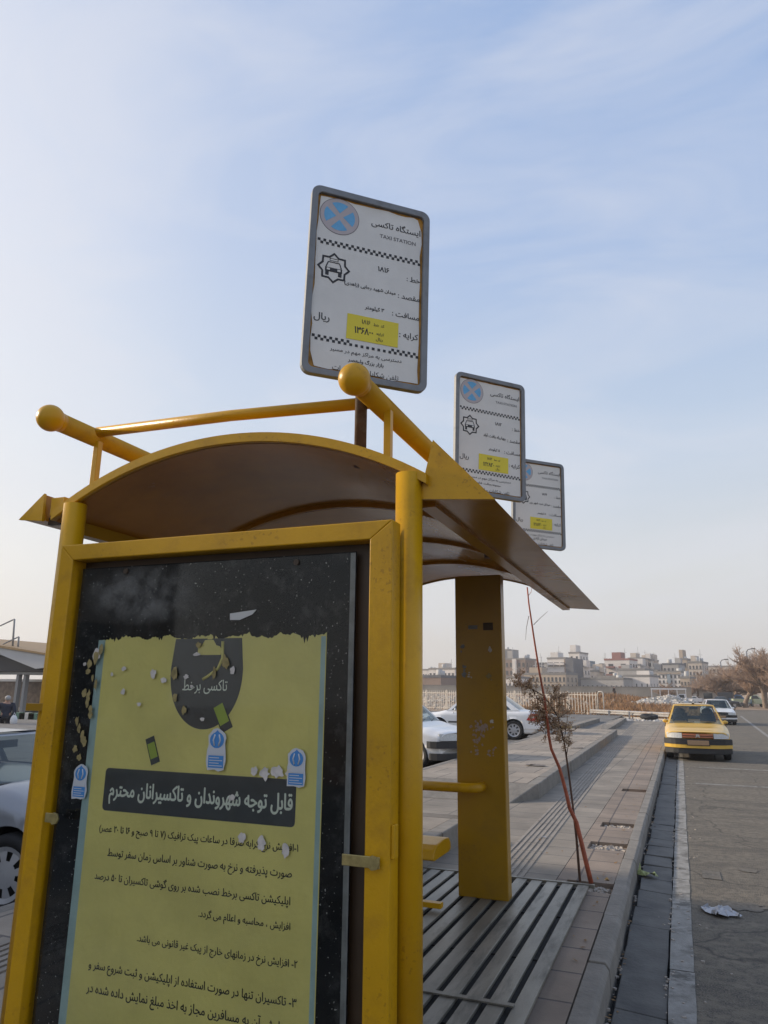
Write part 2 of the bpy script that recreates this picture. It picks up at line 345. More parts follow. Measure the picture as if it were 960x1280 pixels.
def thing(name, label, cat, loc=(0, 0, 0), rz=0., group=None):
    o = bpy.data.objects.new(name, None); o.empty_display_size = .2; C.objects.link(o)
    o.location = loc; o.rotation_euler = (0, 0, rz); return tag(o, label, cat, group)
def struct(o): o['kind'] = 'structure'; return o
def dup(o, parent=None):
    c = o.copy(); C.objects.link(c)
    if parent: c.parent = parent
    for ch in [k for k in C.objects if k.parent == o]: dup(ch, c)
    return c

# ------------------------------------------------------------------ lettering
AB = {'ا': (0xfe8d, 0xfe8e), 'آ': (0xfe81, 0xfe82), 'د': (0xfea9, 0xfeaa), 'ذ': (0xfeab, 0xfeac), 'ر': (0xfead, 0xfeae), 'ز': (0xfeaf, 0xfeb0), 'ژ': (0xfb8a, 0xfb8b), 'و': (0xfeed, 0xfeee)}
AD = {'ب': 0xfe8f, 'پ': 0xfb56, 'ت': 0xfe95, 'ث': 0xfe99, 'ج': 0xfe9d, 'چ': 0xfb7a, 'ح': 0xfea1, 'خ': 0xfea5, 'س': 0xfeb1, 'ش': 0xfeb5, 'ص': 0xfeb9, 'ض': 0xfebd, 'ط': 0xfec1, 'ظ': 0xfec5, 'ع': 0xfec9, 'غ': 0xfecd, 'ف': 0xfed1, 'ق': 0xfed5, 'ک': 0xfb8e, 'گ': 0xfb92, 'ل': 0xfedd, 'م': 0xfee1, 'ن': 0xfee5, 'ه': 0xfee9, 'ی': 0xfbfc, 'ئ': 0xfe89}
def fa(s):
    if all(ord(c) < 128 for c in s): return s
    out = []; n = len(s)
    for i, c in enumerate(s):
        p = i > 0 and s[i - 1] in AD; q = i < n - 1 and (s[i + 1] in AD or s[i + 1] in AB)
        if c in AD: out.append(chr(AD[c] + ((3 if q else 1) if p else (2 if q else 0))))
        elif c in AB: out.append(chr(AB[c][1 if p else 0]))
        else: out.append({'(': ')', ')': '('}.get(c, c))
    r = []; i = 0; out = out[::-1]; dig = '۰۱۲۳۴۵۶۷۸۹'
    while i < n:
        j = i
        while j < n and out[j] in dig: j += 1
        if j > i: r += out[i:j][::-1]; i = j
        else: r.append(out[i]); i += 1
    return ''.join(r)
def text_mesh(s):
    """flat filled outline of one line of lettering: (verts2d, faces, width, ymin, ymax)"""
    cu = bpy.data.curves.new('lettering', 'FONT'); cu.body = fa(s); cu.resolution_u = 3; cu.fill_mode = 'NONE'
    o = bpy.data.objects.new('lettering', cu); C.objects.link(o)
    dg = bpy.context.evaluated_depsgraph_get(); me = bpy.data.meshes.new_from_object(o.evaluated_get(dg))
    bpy.data.objects.remove(o); bpy.data.curves.remove(cu)
    V = [v.co.xy.copy() for v in me.vertices]; adj = {}
    for e in me.edges:
        adj.setdefault(e.vertices[0], []).append(e.vertices[1])
    E0 = [tuple(e.vertices) for e in me.edges]; bpy.data.meshes.remove(me)
    # consistent direction per loop (edges come in curve order)
    nxt = {}
    nb = {}
    for a, b in E0: nb.setdefault(a, []).append(b); nb.setdefault(b, []).append(a)
    loops = []; seen = set()
    for st in range(len(V)):
        if st in seen or st not in nb: continue
        lp = [st]; seen.add(st); cur = st
        while True:
            c = [k for k in nb[cur] if k not in seen]
            if not c: break
            k = min(c) if len(lp) == 1 else c[0]
            lp.append(k); seen.add(k); cur = k
        loops.append(lp)
    polys = []
    # keep the font's winding: loop vertex order is the curve order
    for lp in loops:
        if len(lp) >= 3: polys.append([V[i] for i in lp])
    vs = []; es = []
    for pl in polys:
        b = len(vs); n = len(pl); vs += pl; es += [(b + i, b + (i + 1) % n) for i in range(n)]
    if not vs: return [], [], 1, 0, 1
    A = np.array([[vs[i].x, vs[i].y, vs[j].x, vs[j].y] for i, j in es])
    ov, oe, of, *_ = delaunay_2d_cdt(vs, es, [], 0, 1e-5)
    P = np.array([(v.x, v.y) for v in ov]); F = np.array([tuple(f) for f in of]); cen = P[F].mean(axis=1)
    keep = np.zeros(len(F), bool)
    dyy = np.where(A[:, 3] == A[:, 1], 1., A[:, 3] - A[:, 1])
    for i in range(0, len(F), 512):
        x = cen[i:i + 512, 0:1]; y = cen[i:i + 512, 1:2]
        cross = (A[:, 1] <= y) != (A[:, 3] <= y)
        hit = cross & (A[:, 0] + (y - A[:, 1]) / dyy * (A[:, 2] - A[:, 0]) > x)
        keep[i:i + 512] = (hit * np.where(A[:, 3] > A[:, 1], 1, -1)).sum(axis=1) != 0
    x0 = P[:, 0].min()
    return [(x - x0, y) for x, y in P], [tuple(f) for f in F[keep]], P[:, 0].max() - x0, P[:, 1].min(), P[:, 1].max()
TCACHE = {}
def put_text(mb, s, x0, x1, y, M, bold=0., hscale=1.):
    """write s between x0 and x1 on baseline y in the plane of M (x right, y up); bold = stroke growth in em"""
    if s not in TCACHE: TCACHE[s] = text_mesh(s)
    vs, fs, w, a, b = TCACHE[s]
    sc = (x1 - x0) / (w + bold)
    for k, (dx, dy) in enumerate([(0, 0)] if bold == 0 else [(0, 0), (bold * .5, bold * .3), (bold * .5, -bold * .3), (bold, 0)]):
        mb.add([M @ Vector((x0 + (p[0] + dx) * sc, y + (p[1] + dy) * sc * hscale, -.00008 * k)) for p in vs], fs)
    return sc

def ragged(cx, cy, rx, ry, n=11, seed=0, jag=.35):
    r = random.Random(seed); return [(cx + rx * (1 + r.uniform(-jag, jag)) * math.cos(2 * PI * i / n), cy + ry * (1 + r.uniform(-jag, jag)) * math.sin(2 * PI * i / n)) for i in range(n)]

HAZE = .0007
# ================================================================== THE SETTING
def sheet(name, x0, x1, y0, y1, z, m, nx=1, ny=1, fn=None):
    b = MB(); b.grid(lambda u, v: (x0 + (x1 - x0) * u, y0 + (y1 - y0) * v, z + (fn(x0 + (x1 - x0) * u, y0 + (y1 - y0) * v) if fn else 0)), nx, ny)
    return struct(b.build(name, m))
sheet('ground', -700, 500, -60, 900, -.12, EARTH, 10, 10)
hz_m = bpy.data.materials.new('haze_air'); hz_m.use_nodes = True; hn = hz_m.node_tree.nodes; hn.remove(hn['Principled BSDF'])
pv = hn.new('ShaderNodeVolumePrincipled'); pv.inputs['Color'].default_value = (.93, .93, .95, 1); pv.inputs['Density'].default_value = HAZE; pv.inputs['Anisotropy'].default_value = .2
hz_m.node_tree.links.new(pv.outputs[0], hn['Material Output'].inputs['Volume'])
hb = MB(); hb.b2((-705, -65, -1.2), (505, 905, 48)); hz = hb.build('haze', hz_m, fix=True); hz['kind'] = 'stuff'
sheet('road', -.06, 16, -8, 95, 0, ASPH)
sheet('road', 16, 90, 62, 95, 0, ASPH)
# vacant lot rising to a low mound behind the fence
def mound(x, y):
    e = max(0, min(1, (y - 56) / 45.)) * max(0, min(1, (6 - x) / 18.))
    e = e * e * (3 - 2 * e)
    return 1.15 * e + e * .25 * math.sin(x * .31 + y * .13) * math.sin(y * .23) 
sheet('vacant_lot', -70, 3.5, 52, 150, -.02, EARTH, 60, 60, mound)
sheet('parking_lot', -60, -3.9, -6, 57, .0, LOTM, 2, 63, lambda x, y: .14 * max(0, min(1, (y - 7) / 6)))
# dirt verge beyond the crossing
sheet('verge', 3, 90, 95, 170, .03, EARTH, 8, 8)

# gutter: dark channel and tilted slabs
b = MB(); b.b2((-.52, -6, -.11), (-.055, 60, -.055)); struct(b.build('gutter_bed', DEEP))
b = MB(); r = random.Random(3); y = 1.5
while y < 46:
    ln = .52; t = RAD(r.uniform(-2.2, 2.2)); M = Matrix.Rotation(t, 3, 'X') @ Matrix.Rotation(RAD(3 + r.uniform(-1.5, 1.5)), 3, 'Y') @ Matrix.Rotation(RAD(r.uniform(-1.5, 1.5)), 3, 'Z')
    b.box((-.338 + r.uniform(-.008, .008), y + ln / 2, -.026 + r.uniform(-.005, .005)), (.268, ln - .010, .06), M); y += ln
struct(b.build('gutter', GUT, bevel=.006))
# pale edge strip of the road, worn
b = MB(); y = 1.0; r = random.Random(5)
while y < 60:
    ln = r.uniform(1.2, 2.6); n = 8; xa = -.19 + r.uniform(-.004, .004)
    L_ = [(xa + r.uniform(-.003, .003), y + ln * i / n) for i in range(n + 1)]; R_ = [(-.052 + r.uniform(-.004, .004), y + ln * i / n) for i in range(n + 1)]
    for i in range(n): b.face([(L_[i][0], L_[i][1], .004), (R_[i][0], R_[i][1], .004), (R_[i + 1][0], R_[i + 1][1], .004), (L_[i + 1][0], L_[i + 1][1], .004)])
    y += ln + .012
struct(b.build('edge_strip', LINE))
b = MB(); b.b2((-.19, -6, -.06), (-.055, 60, .0)); struct(b.build('edge_strip_base', ASPH))
# lane marking and old transverse marks
b = MB(); b.face([(3.15, 33, .004), (3.29, 33, .004), (4.6, 68, .004), (4.42, 68, .004)])
for yy, x0, x1, w in ((19.4, .3, 3.2, .16), (15.9, .15, 3.4, .14)):
    b.face([(x0, yy, .004), (x1, yy - .1, .004), (x1, yy + w - .1, .004), (x0, yy + w, .004)])
struct(b.build('road_marking', LINE))
b = MB()
for k, (px, py, rx, ry) in enumerate(((889, 1094, .085, .17), (936, 1089, .09, .08), (925, 1133, .18, .13))):
    c = at_z(px, py, 0); b.face([(p[0], p[1], .005) for p in (ragged(c.x, c.y, rx, ry, 22, k, .28) if k else [(c.x - .08, c.y - .17), (c.x + .085, c.y - .18), (c.x + .08, c.y + .17), (c.x - .085, c.y + .165)])])
struct(b.build('road_patch', PATCH))

# kerb
b = MB(); y = -3.; r = random.Random(11)
while y < 46:
    ln = .98; o = r.uniform(-.006, .006); zt = .15 + r.uniform(-.004, .004)
    M4 = Matrix(((1, 0, 0, o), (0, 0, 1, 0), (0, 1, 0, 0), (0, 0, 0, 1)))
    b.prism([(-.625, -.10), (-.50, -.10), (-.506, zt - .03), (-.528, zt), (-.625, zt)], y, y + ln - .012, M4); y += ln
struct(b.build('kerb', CONC, bevel=.006, fix=True))
# sidewalk: red slab strip with open tree pits, then grey slabs
PITS = [(6.42, 6.74), (8.10, 8.50), (9.44, 9.78), (12.9, 13.25)]
ys = [-3.]
for a, c in PITS: ys += [a, c]
ys.append(46.)
b = MB()
for i in range(0, len(ys), 2): b.b2((-1.085, ys[i], -.10), (-.63, ys[i + 1], .146))
for a, c in PITS: b.b2((-1.085, a, -.10), (-1.0, c, .145))
struct(b.build('sidewalk_strip', PAVR))
b = MB(); b.b2((-1.0, 6, -.10), (-.63, 14, .105)); struct(b.build('tree_pit_soil', EARTH))
b = MB(); b.b2((-3.88, -3, -.10), (-1.09, 46, .148)); struct(b.build('sidewalk', PAVG))
# tactile guiding strip (raised ribs)
b = MB()
for k in range(6):
    x0 = -1.225 - k * .058
    y = 6.5
    while y < 40:
        a = x0 - .022 * (y); c = x0 - .022 * (y + .40)
        b.prism([(a - .016, y), (a + .016, y), (c + .016, y + .39), (c - .016, y + .39)], .147, .1545); y += .40
struct(b.build('tactile_paving', TILEG))
# raised platforms along the parking lot, with flared ends and a dropped crossing between
def platform(name, xl, xr, y0, y1, zt, sl=0., flare=.35, flare_end=True):
    b = MB(); f = flare
    x = lambda y: xr + sl * (y - y0)
    b.prism([(xl + .12, y0 + f), (x(y0 + f) - .16, y0 + f), (x(y1 - f) - .16, y1 - f), (xl + .12, y1 - f)], .06, zt - .004)
    struct(b.build(name, PAVP))
    k = MB(); y = y0 + f; r = random.Random(int(y0 * 10) + 5)
    while y < y1 - f - .2:
        ln = min(.98, y1 - f - y)
        for s0, s1, a in ((-.16, 0, x), (0, .12, lambda q: xl)):
            o = r.uniform(-.008, .008)
            k.prism([(a(y) + s0 + o, y), (a(y) + s1 + o, y), (a(y + ln) + s1 + o, y + ln - .012), (a(y + ln) + s0 + o, y + ln - .012)], .05, zt + r.uniform(-.006, .004))
        y += ln
    # flared ends: wedge going down to the pavement
    for ya, yb in ((y0 + f, y0 - .25), (y1 - f, y1 + .25)):
        xa, xb = x(ya), x(yb)
        vs = [(xl, ya, .05), (xa, ya, .05), (xa, ya, zt - .002), (xl, ya, zt - .002), (xl, yb, .05), (xb - .3, yb, .05), (xb - .3, yb, .155), (xl, yb, .155)]
        k.add(vs, [(0, 1, 2, 3), (4, 7, 6, 5), (0, 4, 5, 1), (3, 2, 6, 7), (1, 5, 6, 2), (0, 3, 7, 4)])
    struct(k.build(name + '_kerb', CONC, bevel=.012, fix=True))
platform('platform', -4.0, -2.22, -4, 8.3, .355)
platform('platform', -4.3, -2.05, 11.0, 29.6, .365, -.012)
platform('platform', -4.62, -4.25, 31.5, 43.5, .33, .0)
platform('platform', -3.35, -2.75, 34.5, 45.5, .33, -.02)
b = MB(); b.b2((-4.63, 31.24, .06), (-4.24, 31.62, .338)); struct(b.build('painted_kerb_end', mat('kerb_yellow', (.50, .38, .06), .7, var=.3, dirt=.4), bevel=.01))
# tactile across the crossing and on the near platform
b = MB()
for k in range(5): b.b2((-3.9, 9.1 + k * .075, .148), (-2.3, 9.135 + k * .075, .155))
for k in range(6):
    b.b2((-3.42 + k * .06, 1, .35), (-3.385 + k * .06, 7.6, .360))
struct(b.build('tactile_paving', TILEG))

# ================================================================== TAXI SHELTER
XC, RR, ZA = -1.70, 1.69, 2.70
YN, YF = 2.41, 6.2
def arc(x): return ZA - RR + math.sqrt(RR * RR - (x - XC) ** 2)
sh = thing('taxi_shelter', 'mustard yellow taxi shelter with arched roof, tubular rails and one wide pillar', 'shelter', (-1.7, 4.3, .15))
def part(b, name, m, parent=sh, **k):
    o = b.build(name, m, None, **k)
    o.parent = parent; o.matrix_parent_inverse = Matrix.Translation(parent.location).inverted() if parent.parent is None else Matrix.Identity(4)
    return o
# all shelter parts are written in world coordinates
XA, XB = -2.60, -.80
b = MB(); n = 40; T = .035
xs = [XA + (XB - XA) * i / n for i in range(n + 1)]
b.grid(lambda u, v: (XA + (XB - XA) * u, YN + .02 + (YF - YN - .04) * v, arc(XA + (XB - XA) * u) - T), n, 12)
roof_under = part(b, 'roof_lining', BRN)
b = MB(); b.grid(lambda u, v: (XA + (XB - XA) * u, YN + .02 + (YF - YN - .04) * v, arc(XA + (XB - XA) * u)), n, 12)
part(b, 'roof', YEL)
def rim(y0, y1, zt, zb):
    b = MB()
    for i in range(n):
        a, c = xs[i], xs[i + 1]
        p = [(a, arc(a) + zb), (c, arc(c) + zb), (c, arc(c) + zt), (a, arc(a) + zt)]
        b.face([(q[0], y0, q[1]) for q in p]); b.face([(q[0], y1, q[1]) for q in p][::-1])
        b.face([(p[0][0], y0, p[0][1]), (p[0][0], y1, p[0][1]), (p[1][0], y1, p[1][1]), (p[1][0], y0, p[1][1])], True)
        b.face([(p[3][0], y0, p[3][1]), (p[2][0], y0, p[2][1]), (p[2][0], y1, p[2][1]), (p[3][0], y1, p[3][1])], True)
    for i in (0, n):
        a = xs[i]; b.face([(a, y0, arc(a) + zb), (a, y0, arc(a) + zt), (a, y1, arc(a) + zt), (a, y1, arc(a) + zb)])
    return b
part(rim(YN - .012, YN + .022, .004, -.034), 'roof_rim', YEL, fix=True)
part(rim(YF - .022, YF + .015, .006, -.042), 'roof_rim', YELP, fix=True)
for yy in (3.45, 4.45, 5.35):
    part(rim(yy, yy + .035, -.034, -.056), 'roof_rib', BRN, fix=True)
# fascias
Mxz = Matrix(((1, 0, 0, 0), (0, 0, 1, 0), (0, 1, 0, 0), (0, 0, 0, 1)))
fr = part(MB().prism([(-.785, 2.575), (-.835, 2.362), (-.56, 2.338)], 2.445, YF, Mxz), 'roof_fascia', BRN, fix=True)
part(MB().prism([(-.783, 2.583), (-.838, 2.358), (-.554, 2.333)], 2.43, 2.444, Mxz), 'fascia_end_plate', YEL, fix=True)
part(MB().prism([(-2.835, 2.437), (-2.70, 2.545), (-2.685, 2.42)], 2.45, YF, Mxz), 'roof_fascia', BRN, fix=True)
part(MB().prism([(-2.84, 2.434), (-2.698, 2.550), (-2.692, 2.417)], 2.435, 2.449, Mxz), 'fascia_end_plate', YEL, fix=True)
part(MB().b2((-2.655, 2.44, 2.44), (-2.575, 2.50, 2.525)), 'fascia_bracket', YEL, bevel=.003)
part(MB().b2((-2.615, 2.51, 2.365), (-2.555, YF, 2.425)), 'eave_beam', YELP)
part(MB().b2((-2.69, 2.47, 2.405), (-2.62, 2.49, 2.44)), 'bracket_strip', DRK)
part(MB().b2((-.86, 2.51, 2.345), (-.80, YF, 2.405)), 'eave_beam', BRN)
# posts and pillar
for x, zt in ((-2.487, 2.475), (-.875, 2.455)):
    p = part(MB().tube([(x, 2.425, .15), (x, 2.425, zt)], .05, 28), 'post', YEL)
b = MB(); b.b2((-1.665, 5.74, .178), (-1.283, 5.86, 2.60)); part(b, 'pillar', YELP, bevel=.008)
# top rails with ball ends
for x, z, y0 in ((-1.118, 2.885, 2.50), (-2.755, 2.945, 2.52)):
    t = part(MB().tube([(x, y0, z), (x, YF - .05, z)], .047, 28), 'top_rail', YEL)
    part(MB().tube([(x, y0 - .025, z), (x, y0 + .012, z)], .0485, 28), 'rail_collar', YEL)
    part(MB().ball((x, y0 - .055, z), .066, 28, 18), 'ball_end', YEL)
    y = y0 + .22
    while y < 6.1:
        part(MB().b2((x + .018, y, arc(x) - .02 if x > -2.5 else 2.40), (x + .05, y + .032, z - .03)), 'rail_strut', YEL, bevel=.002); y += 1.72
q = at_y(455, 505, 2.72)
part(MB().tube([(-2.72, 2.74, 2.962), (-1.9, 2.74, 2.945), (q.x + .06, 2.72, q.z)], .027, 20), 'cross_rail', YEL)
# lean rail from the pillar, bench and foot bar
zr = .965; yr = 5.60
part(MB().tube([(-2.44, yr, zr), (-1.62, yr, zr), (-1.54, yr, zr), (-1.50, yr + .015, zr), (-1.475, yr + .045, zr), (-1.465, yr + .15, zr)], .036, 20), 'lean_rail', YEL)
b = MB(); prof = [(0, .0), (.03, .055), (.09, .085), (.30, .095), (.40, .085), (.44, .05), (.45, .0), (.40, -.015), (.05, -.015)]
Mb = Matrix(((0, 0, 1, 0), (1, 0, 0, 5.17), (0, 1, 0, .53), (0, 0, 0, 1)))
part(b.prism(prof, -2.44, -1.68, Mb), 'bench_seat', YEL, bevel=.012, fix=True)
part(MB().b2((-2.42, 5.30, .178), (-2.36, 5.50, .515)), 'bench_leg', YELP)
part(MB().b2((-2.35, 5.28, .20), (-1.66, 5.34, .235)), 'bench_foot_bar', YEL, bevel=.003)
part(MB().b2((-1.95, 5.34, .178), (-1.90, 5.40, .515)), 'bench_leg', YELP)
PINKP = mat('sticker_residue', (.34, .22, .16), .8, var=.5, vscale=60, col2=(.40, .33, .28))
# stickers and peeled paint on the pillar
def chips(cx, cz, rx, rz, n, size, seed, y, m, name, parent=sh):
    r = random.Random(seed); b = MB()
    for i in range(n):
        x = cx + r.gauss(0, rx * .5); z = cz + r.gauss(0, rz * .5)
        b.face([(p[0], y - i * .00002, p[1]) for p in ragged(x, z, size * r.uniform(.4, 1.2), size * r.uniform(.4, 1.2), 7, seed * 100 + i, .5)][::-1])
    return part(b, name, m, parent)
for i, (px, py, rx, rz, nn, sz, m) in enumerate(((601, 910, .075, .05, 34, .012, PINKP), (597, 922, .05, .05, 22, .011, PINKP), (595, 938, .03, .04, 12, .010, PINKP), (614, 938, .03, .05, 12, .010, PINKP), (578, 810, .012, .03, 7, .014, GREYT), (580, 838, .02, .04, 10, .016, GREYT), (612, 812, .012, .02, 5, .013, PAPER), (612, 845, .02, .03, 9, .014, GLUE), (586, 845, .02, .05, 6, .009, PAPER), (614, 902, .02, .01, 5, .012, PAPER))):
    q = at_y(px, py, 5.735); chips(q.x, q.z, rx, rz, nn, sz, 40 + i, 5.737, m, 'torn_sticker')
for px, py, w, h, m in ((591, 784, .075, .03, GREYT), (610, 783, .08, .06, DRK)):
    q = at_y(px, py, 5.735); part(MB().b2((q.x - w / 2, 5.7345, q.z - h / 2), (q.x + w / 2, 5.738, q.z + h / 2)), 'small_plate', m)

# slatted floor
fl = thing('floor_grate', 'slatted grey steel floor grate under the taxi shelter', 'floor grate', (-1.55, 4.2, .15))
GRT = mat('worn_steel_slat', (.23, .215, .18), .42, metal=.25, var=.4, vscale=2.2, bump=.1, dirt=.6, dcol=(.075, .07, .06), dscale=2.5, stretch=(3, .6, 1))
r = random.Random(9)
b0 = MB().box((0, 0, 0), (.086, 4.35, .022)); first = None
for k in range(13):
    x = -.835 - k * .1235
    o = part(MB().box((x, 4.285 + r.uniform(-.012, .012), .171 + r.uniform(-.002, .002)), (.086 + r.uniform(-.003, .003), 4.35, .02)), 'slat', GRT, fl, bevel=.003)
part(MB().b2((-2.40, 3.93, .1825), (-.87, 3.965, .190)), 'cross_bar', GRT, fl)
part(MB().b2((-2.40, 6.462, .160), (-.75, 6.492, .186)), 'end_bar', GRT, fl)
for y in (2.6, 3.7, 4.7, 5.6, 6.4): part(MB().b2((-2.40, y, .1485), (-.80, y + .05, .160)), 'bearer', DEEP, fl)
struct(MB().b2((-2.36, 2.1, .1485), (-.81, 6.45, .1525)).build('grate_underlay', DEEP))  # near-black sheet that keeps the gaps between the slats dark

# ================================================================== NOTICE BOARD
nb = thing('notice_board', 'yellow framed notice case with a torn olive poster, fixed between two shelter posts', 'notice board', (-1.7, 2.33, .15))
FY0, FY1 = 2.285, 2.365
fx0, fx1, ft = -2.395, -.885, 2.253
fw = .072
def frame_bar(poly, name='frame_bar'):
    M = Matrix(((1, 0, 0, 0), (0, 0, 1, 0), (0, 1, 0, 0), (0, 0, 0, 1)))
    return part(MB().prism(poly, FY0, FY1, M), name, YEL, nb, bevel=.004, fix=True)
zb = .30
frame_bar([(fx0, ft), (fx1, ft), (fx1 - fw - .014, ft - fw + .006), (fx0 + fw, ft - fw + .006)])
frame_bar([(fx0, ft), (fx0 + fw, ft - fw + .006), (fx0 + fw, zb + fw), (fx0, zb)])
frame_bar([(fx1, ft), (fx1, zb), (fx1 - fw - .014, zb + fw), (fx1 - fw - .014, ft - fw + .006)])
frame_bar([(fx0, zb), (fx0 + fw, zb + fw), (fx1 - fw - .014, zb + fw), (fx1, zb)])
for x in (-2.36, -.92):
    part(MB().b2((x - .02, FY1, 1.9), (x + .02, FY1 + .03, 2.0)), 'fixing_lug', YEL, nb)
part(MB().b2((fx0 + .01, 2.366, zb + .01), (fx1 - .01, 2.374, ft - .01)), 'back_panel', DRK, nb)
SY = 2.335
sx0, sx1, st = -2.31, -1.043, 2.156
part(MB().b2((sx0, SY, zb + .09), (sx1, SY + .006, st)), 'black_sheet', BLACKP, nb)
part(MB().b2((sx1 - .022, SY - .0015, zb + .09), (sx1 - .002, SY - .0002, st - .004)), 'edge_tape', GREYT, nb)
# poster with ragged top
PY = SY - .003
pl, pr, ptop, pbot = -2.160, -1.150, 1.862, .42
r = random.Random(21); top = []; nn = 170
for i in range(nn + 1):
    x = pl + (pr - pl) * i / nn; z = ptop - .006 * math.sin(i * .21) - .004 * math.sin(i * .53 + 1) + r.uniform(-.003, .003) + (r.uniform(-.022, .012) if r.random() < .16 else 0); top.append((x, PY, z))
b = MB()
for i in range(nn):
    b.face([(top[i][0], PY, pbot), (top[i + 1][0], PY, pbot), top[i + 1], top[i]])
poster = part(b, 'poster', POST, nb)
def onp(px, py): q = at_y(px, py, PY); return q.x, q.z
def pposter(b, name, m, k=1, parent=poster):
    o = b.build(name, m); o.parent = parent; return o
Yk = lambda k: PY - .0006 * k
b = MB(); b.b2((pl - .022, Yk(.5), pbot), (pl + .012, Yk(.3), ptop - .006)); pposter(b, 'pale_border', POSTB)
b = MB(); b.b2((pr - .022, Yk(.5), pbot), (pr - .004, Yk(.3), ptop - .006)); pposter(b, 'pale_border', POSTB)
# logo shield
cx_, cz_ = onp(258, 836); sxr = (onp(303, 836)[0] - onp(213, 836)[0]) / 2; szr = cz_ - onp(258, 912)[1]
pts = []
for i in range(41):
    a = PI * i / 40
    pts.append((cx_ + sxr * math.cos(a), cz_ - szr * math.sin(a) ** .9))
ztop = 1.855
poly = pts + [(pts[-1][0] + .012, ztop), (pts[0][0] - .012, ztop)]
b = MB(); b.face([(p[0], Yk(1), p[1]) for p in poly][::1]); pposter(b, 'logo_shield', POSTD)
def TM(y): return Matrix(((1, 0, 0, 0), (0, 0, 1, y), (0, 1, 0, 0), (0, 0, 0, 1)))
def line(px0, px1, py, s, m, name='lettering', bold=0., k=2, hs=1., dpy=None):
    a = onp(px0, py); c = onp(px1, dpy or py); b = MB(); put_text(b, s, a[0], c[0], (a[1] + c[1]) / 2, TM(Yk(k)), bold, hs); return pposter(b, name, m)
line(228, 284, 862, 'تاکسی برخط', POSTT, bold=.02, dpy=864, hs=1.35)
# route line and little taxi of the logo
ax, az = onp(262, 812)
b = MB(); car = [(-.052, -.02), (.052, -.02), (.056, .0), (.046, .012), (.03, .016), (.016, .036), (-.022, .036), (-.036, .016), (-.052, .01)]
b.face([(ax + x, Yk(2), az + z) for x, z in car]); b.b2((ax - .012, Yk(2), az + .038), (ax + .010, Yk(1.5), az + .046))
pposter(b, 'logo_taxi', POST)
b = MB(); b.tube([(ax + .058, Yk(2), az + .03), (ax + .062, Yk(2), az - .03), (ax + .045, Yk(2), az - .07), (ax + .0, Yk(2), az - .10), (ax - .02, Yk(2), az - .11)], .006, 6); pposter(b, 'logo_route', POST)
# phones drawn on the poster
for px, py, a, s in ((277, 893, -28, 1.0), (191, 938, -22, .8)):
    x, z = onp(px, py); R2 = Matrix.Rotation(RAD(a), 3, 'Y')
    b = MB()
    def rr(w, h, yk):
        q = [Vector((sx * w, 0, sz * h)) for sx, sz in ((-1, -1), (1, -1), (1, 1), (-1, 1))]
        b.face([(R2 @ p) + Vector((x, Yk(yk), z)) for p in q])
    rr(.026 * s, .062 * s, 2); ph = pposter(b, 'phone_picture', POSTD)
    b = MB(); rr(.021 * s, .036 * s, 3); pposter(b, 'phone_screen', mat('phone_green', (.33, .42, .06), .5))
# headline box
bx = [onp(*p) for p in ((130.5, 960), (370.5, 974), (369, 1031), (129.5, 1016))]
x0, x1 = (bx[0][0] + bx[3][0]) / 2, (bx[1][0] + bx[2][0]) / 2; z1, z0 = (bx[0][1] + bx[1][1]) / 2, (bx[2][1] + bx[3][1]) / 2
rc = .016; poly = []
for qx, qz, a0 in ((x1 - rc, z1 - rc, 0), (x0 + rc, z1 - rc, 90), (x0 + rc, z0 + rc, 180), (x1 - rc, z0 + rc, 270)):
    for i in range(5): a = RAD(a0 + i * 22.5); poly.append((qx + rc * math.cos(a), qz + rc * math.sin(a)))
b = MB(); b.face([(p[0], Yk(1), p[1]) for p in poly][::-1]); pposter(b, 'headline_box', POSTD)
line(136, 366, 996, 'قابل توجه شهروندان و تاکسیرانان محترم', POSTT, 'headline', bold=.07, hs=1.45, dpy=1011)
TX = [(124, 373, 1040, 1063, '۱-افزایش نرخ کرایه صرفا در ساعات پیک ترافیک (۷ تا ۹ صبح و ۱۶ تا ۲۰ عصر)'),
      (134, 365, 1072, 1094, 'صورت پذیرفته و نرخ به صورت شناور بر اساس زمان سفر توسط'),
      (118, 363, 1101, 1128, 'اپلیکیشن تاکسی برخط نصب شده بر روی گوشی تاکسیران تا ۵۰ درصد'),
      (248, 363, 1148, 1160, 'افزایش ، محاسبه و اعلام می گردد.'),
      (171, 372, 1180, 1206, '۲- افزایش نرخ در زمانهای خارج از پیک غیر قانونی می باشد.'),
      (110, 371, 1217, 1251, '۳- تاکسیران تنها در صورت استفاده از اپلیکیشن و ثبت شروع سفر و'),
      (107, 361, 1248, 1281, 'نمایش آن به مسافرین مجاز به اخذ مبلغ نمایش داده شده در')]
for a, c, ya, yc, s in TX: line(a, c, ya, s, POSTK, bold=.035, dpy=yc, hs=1.12)
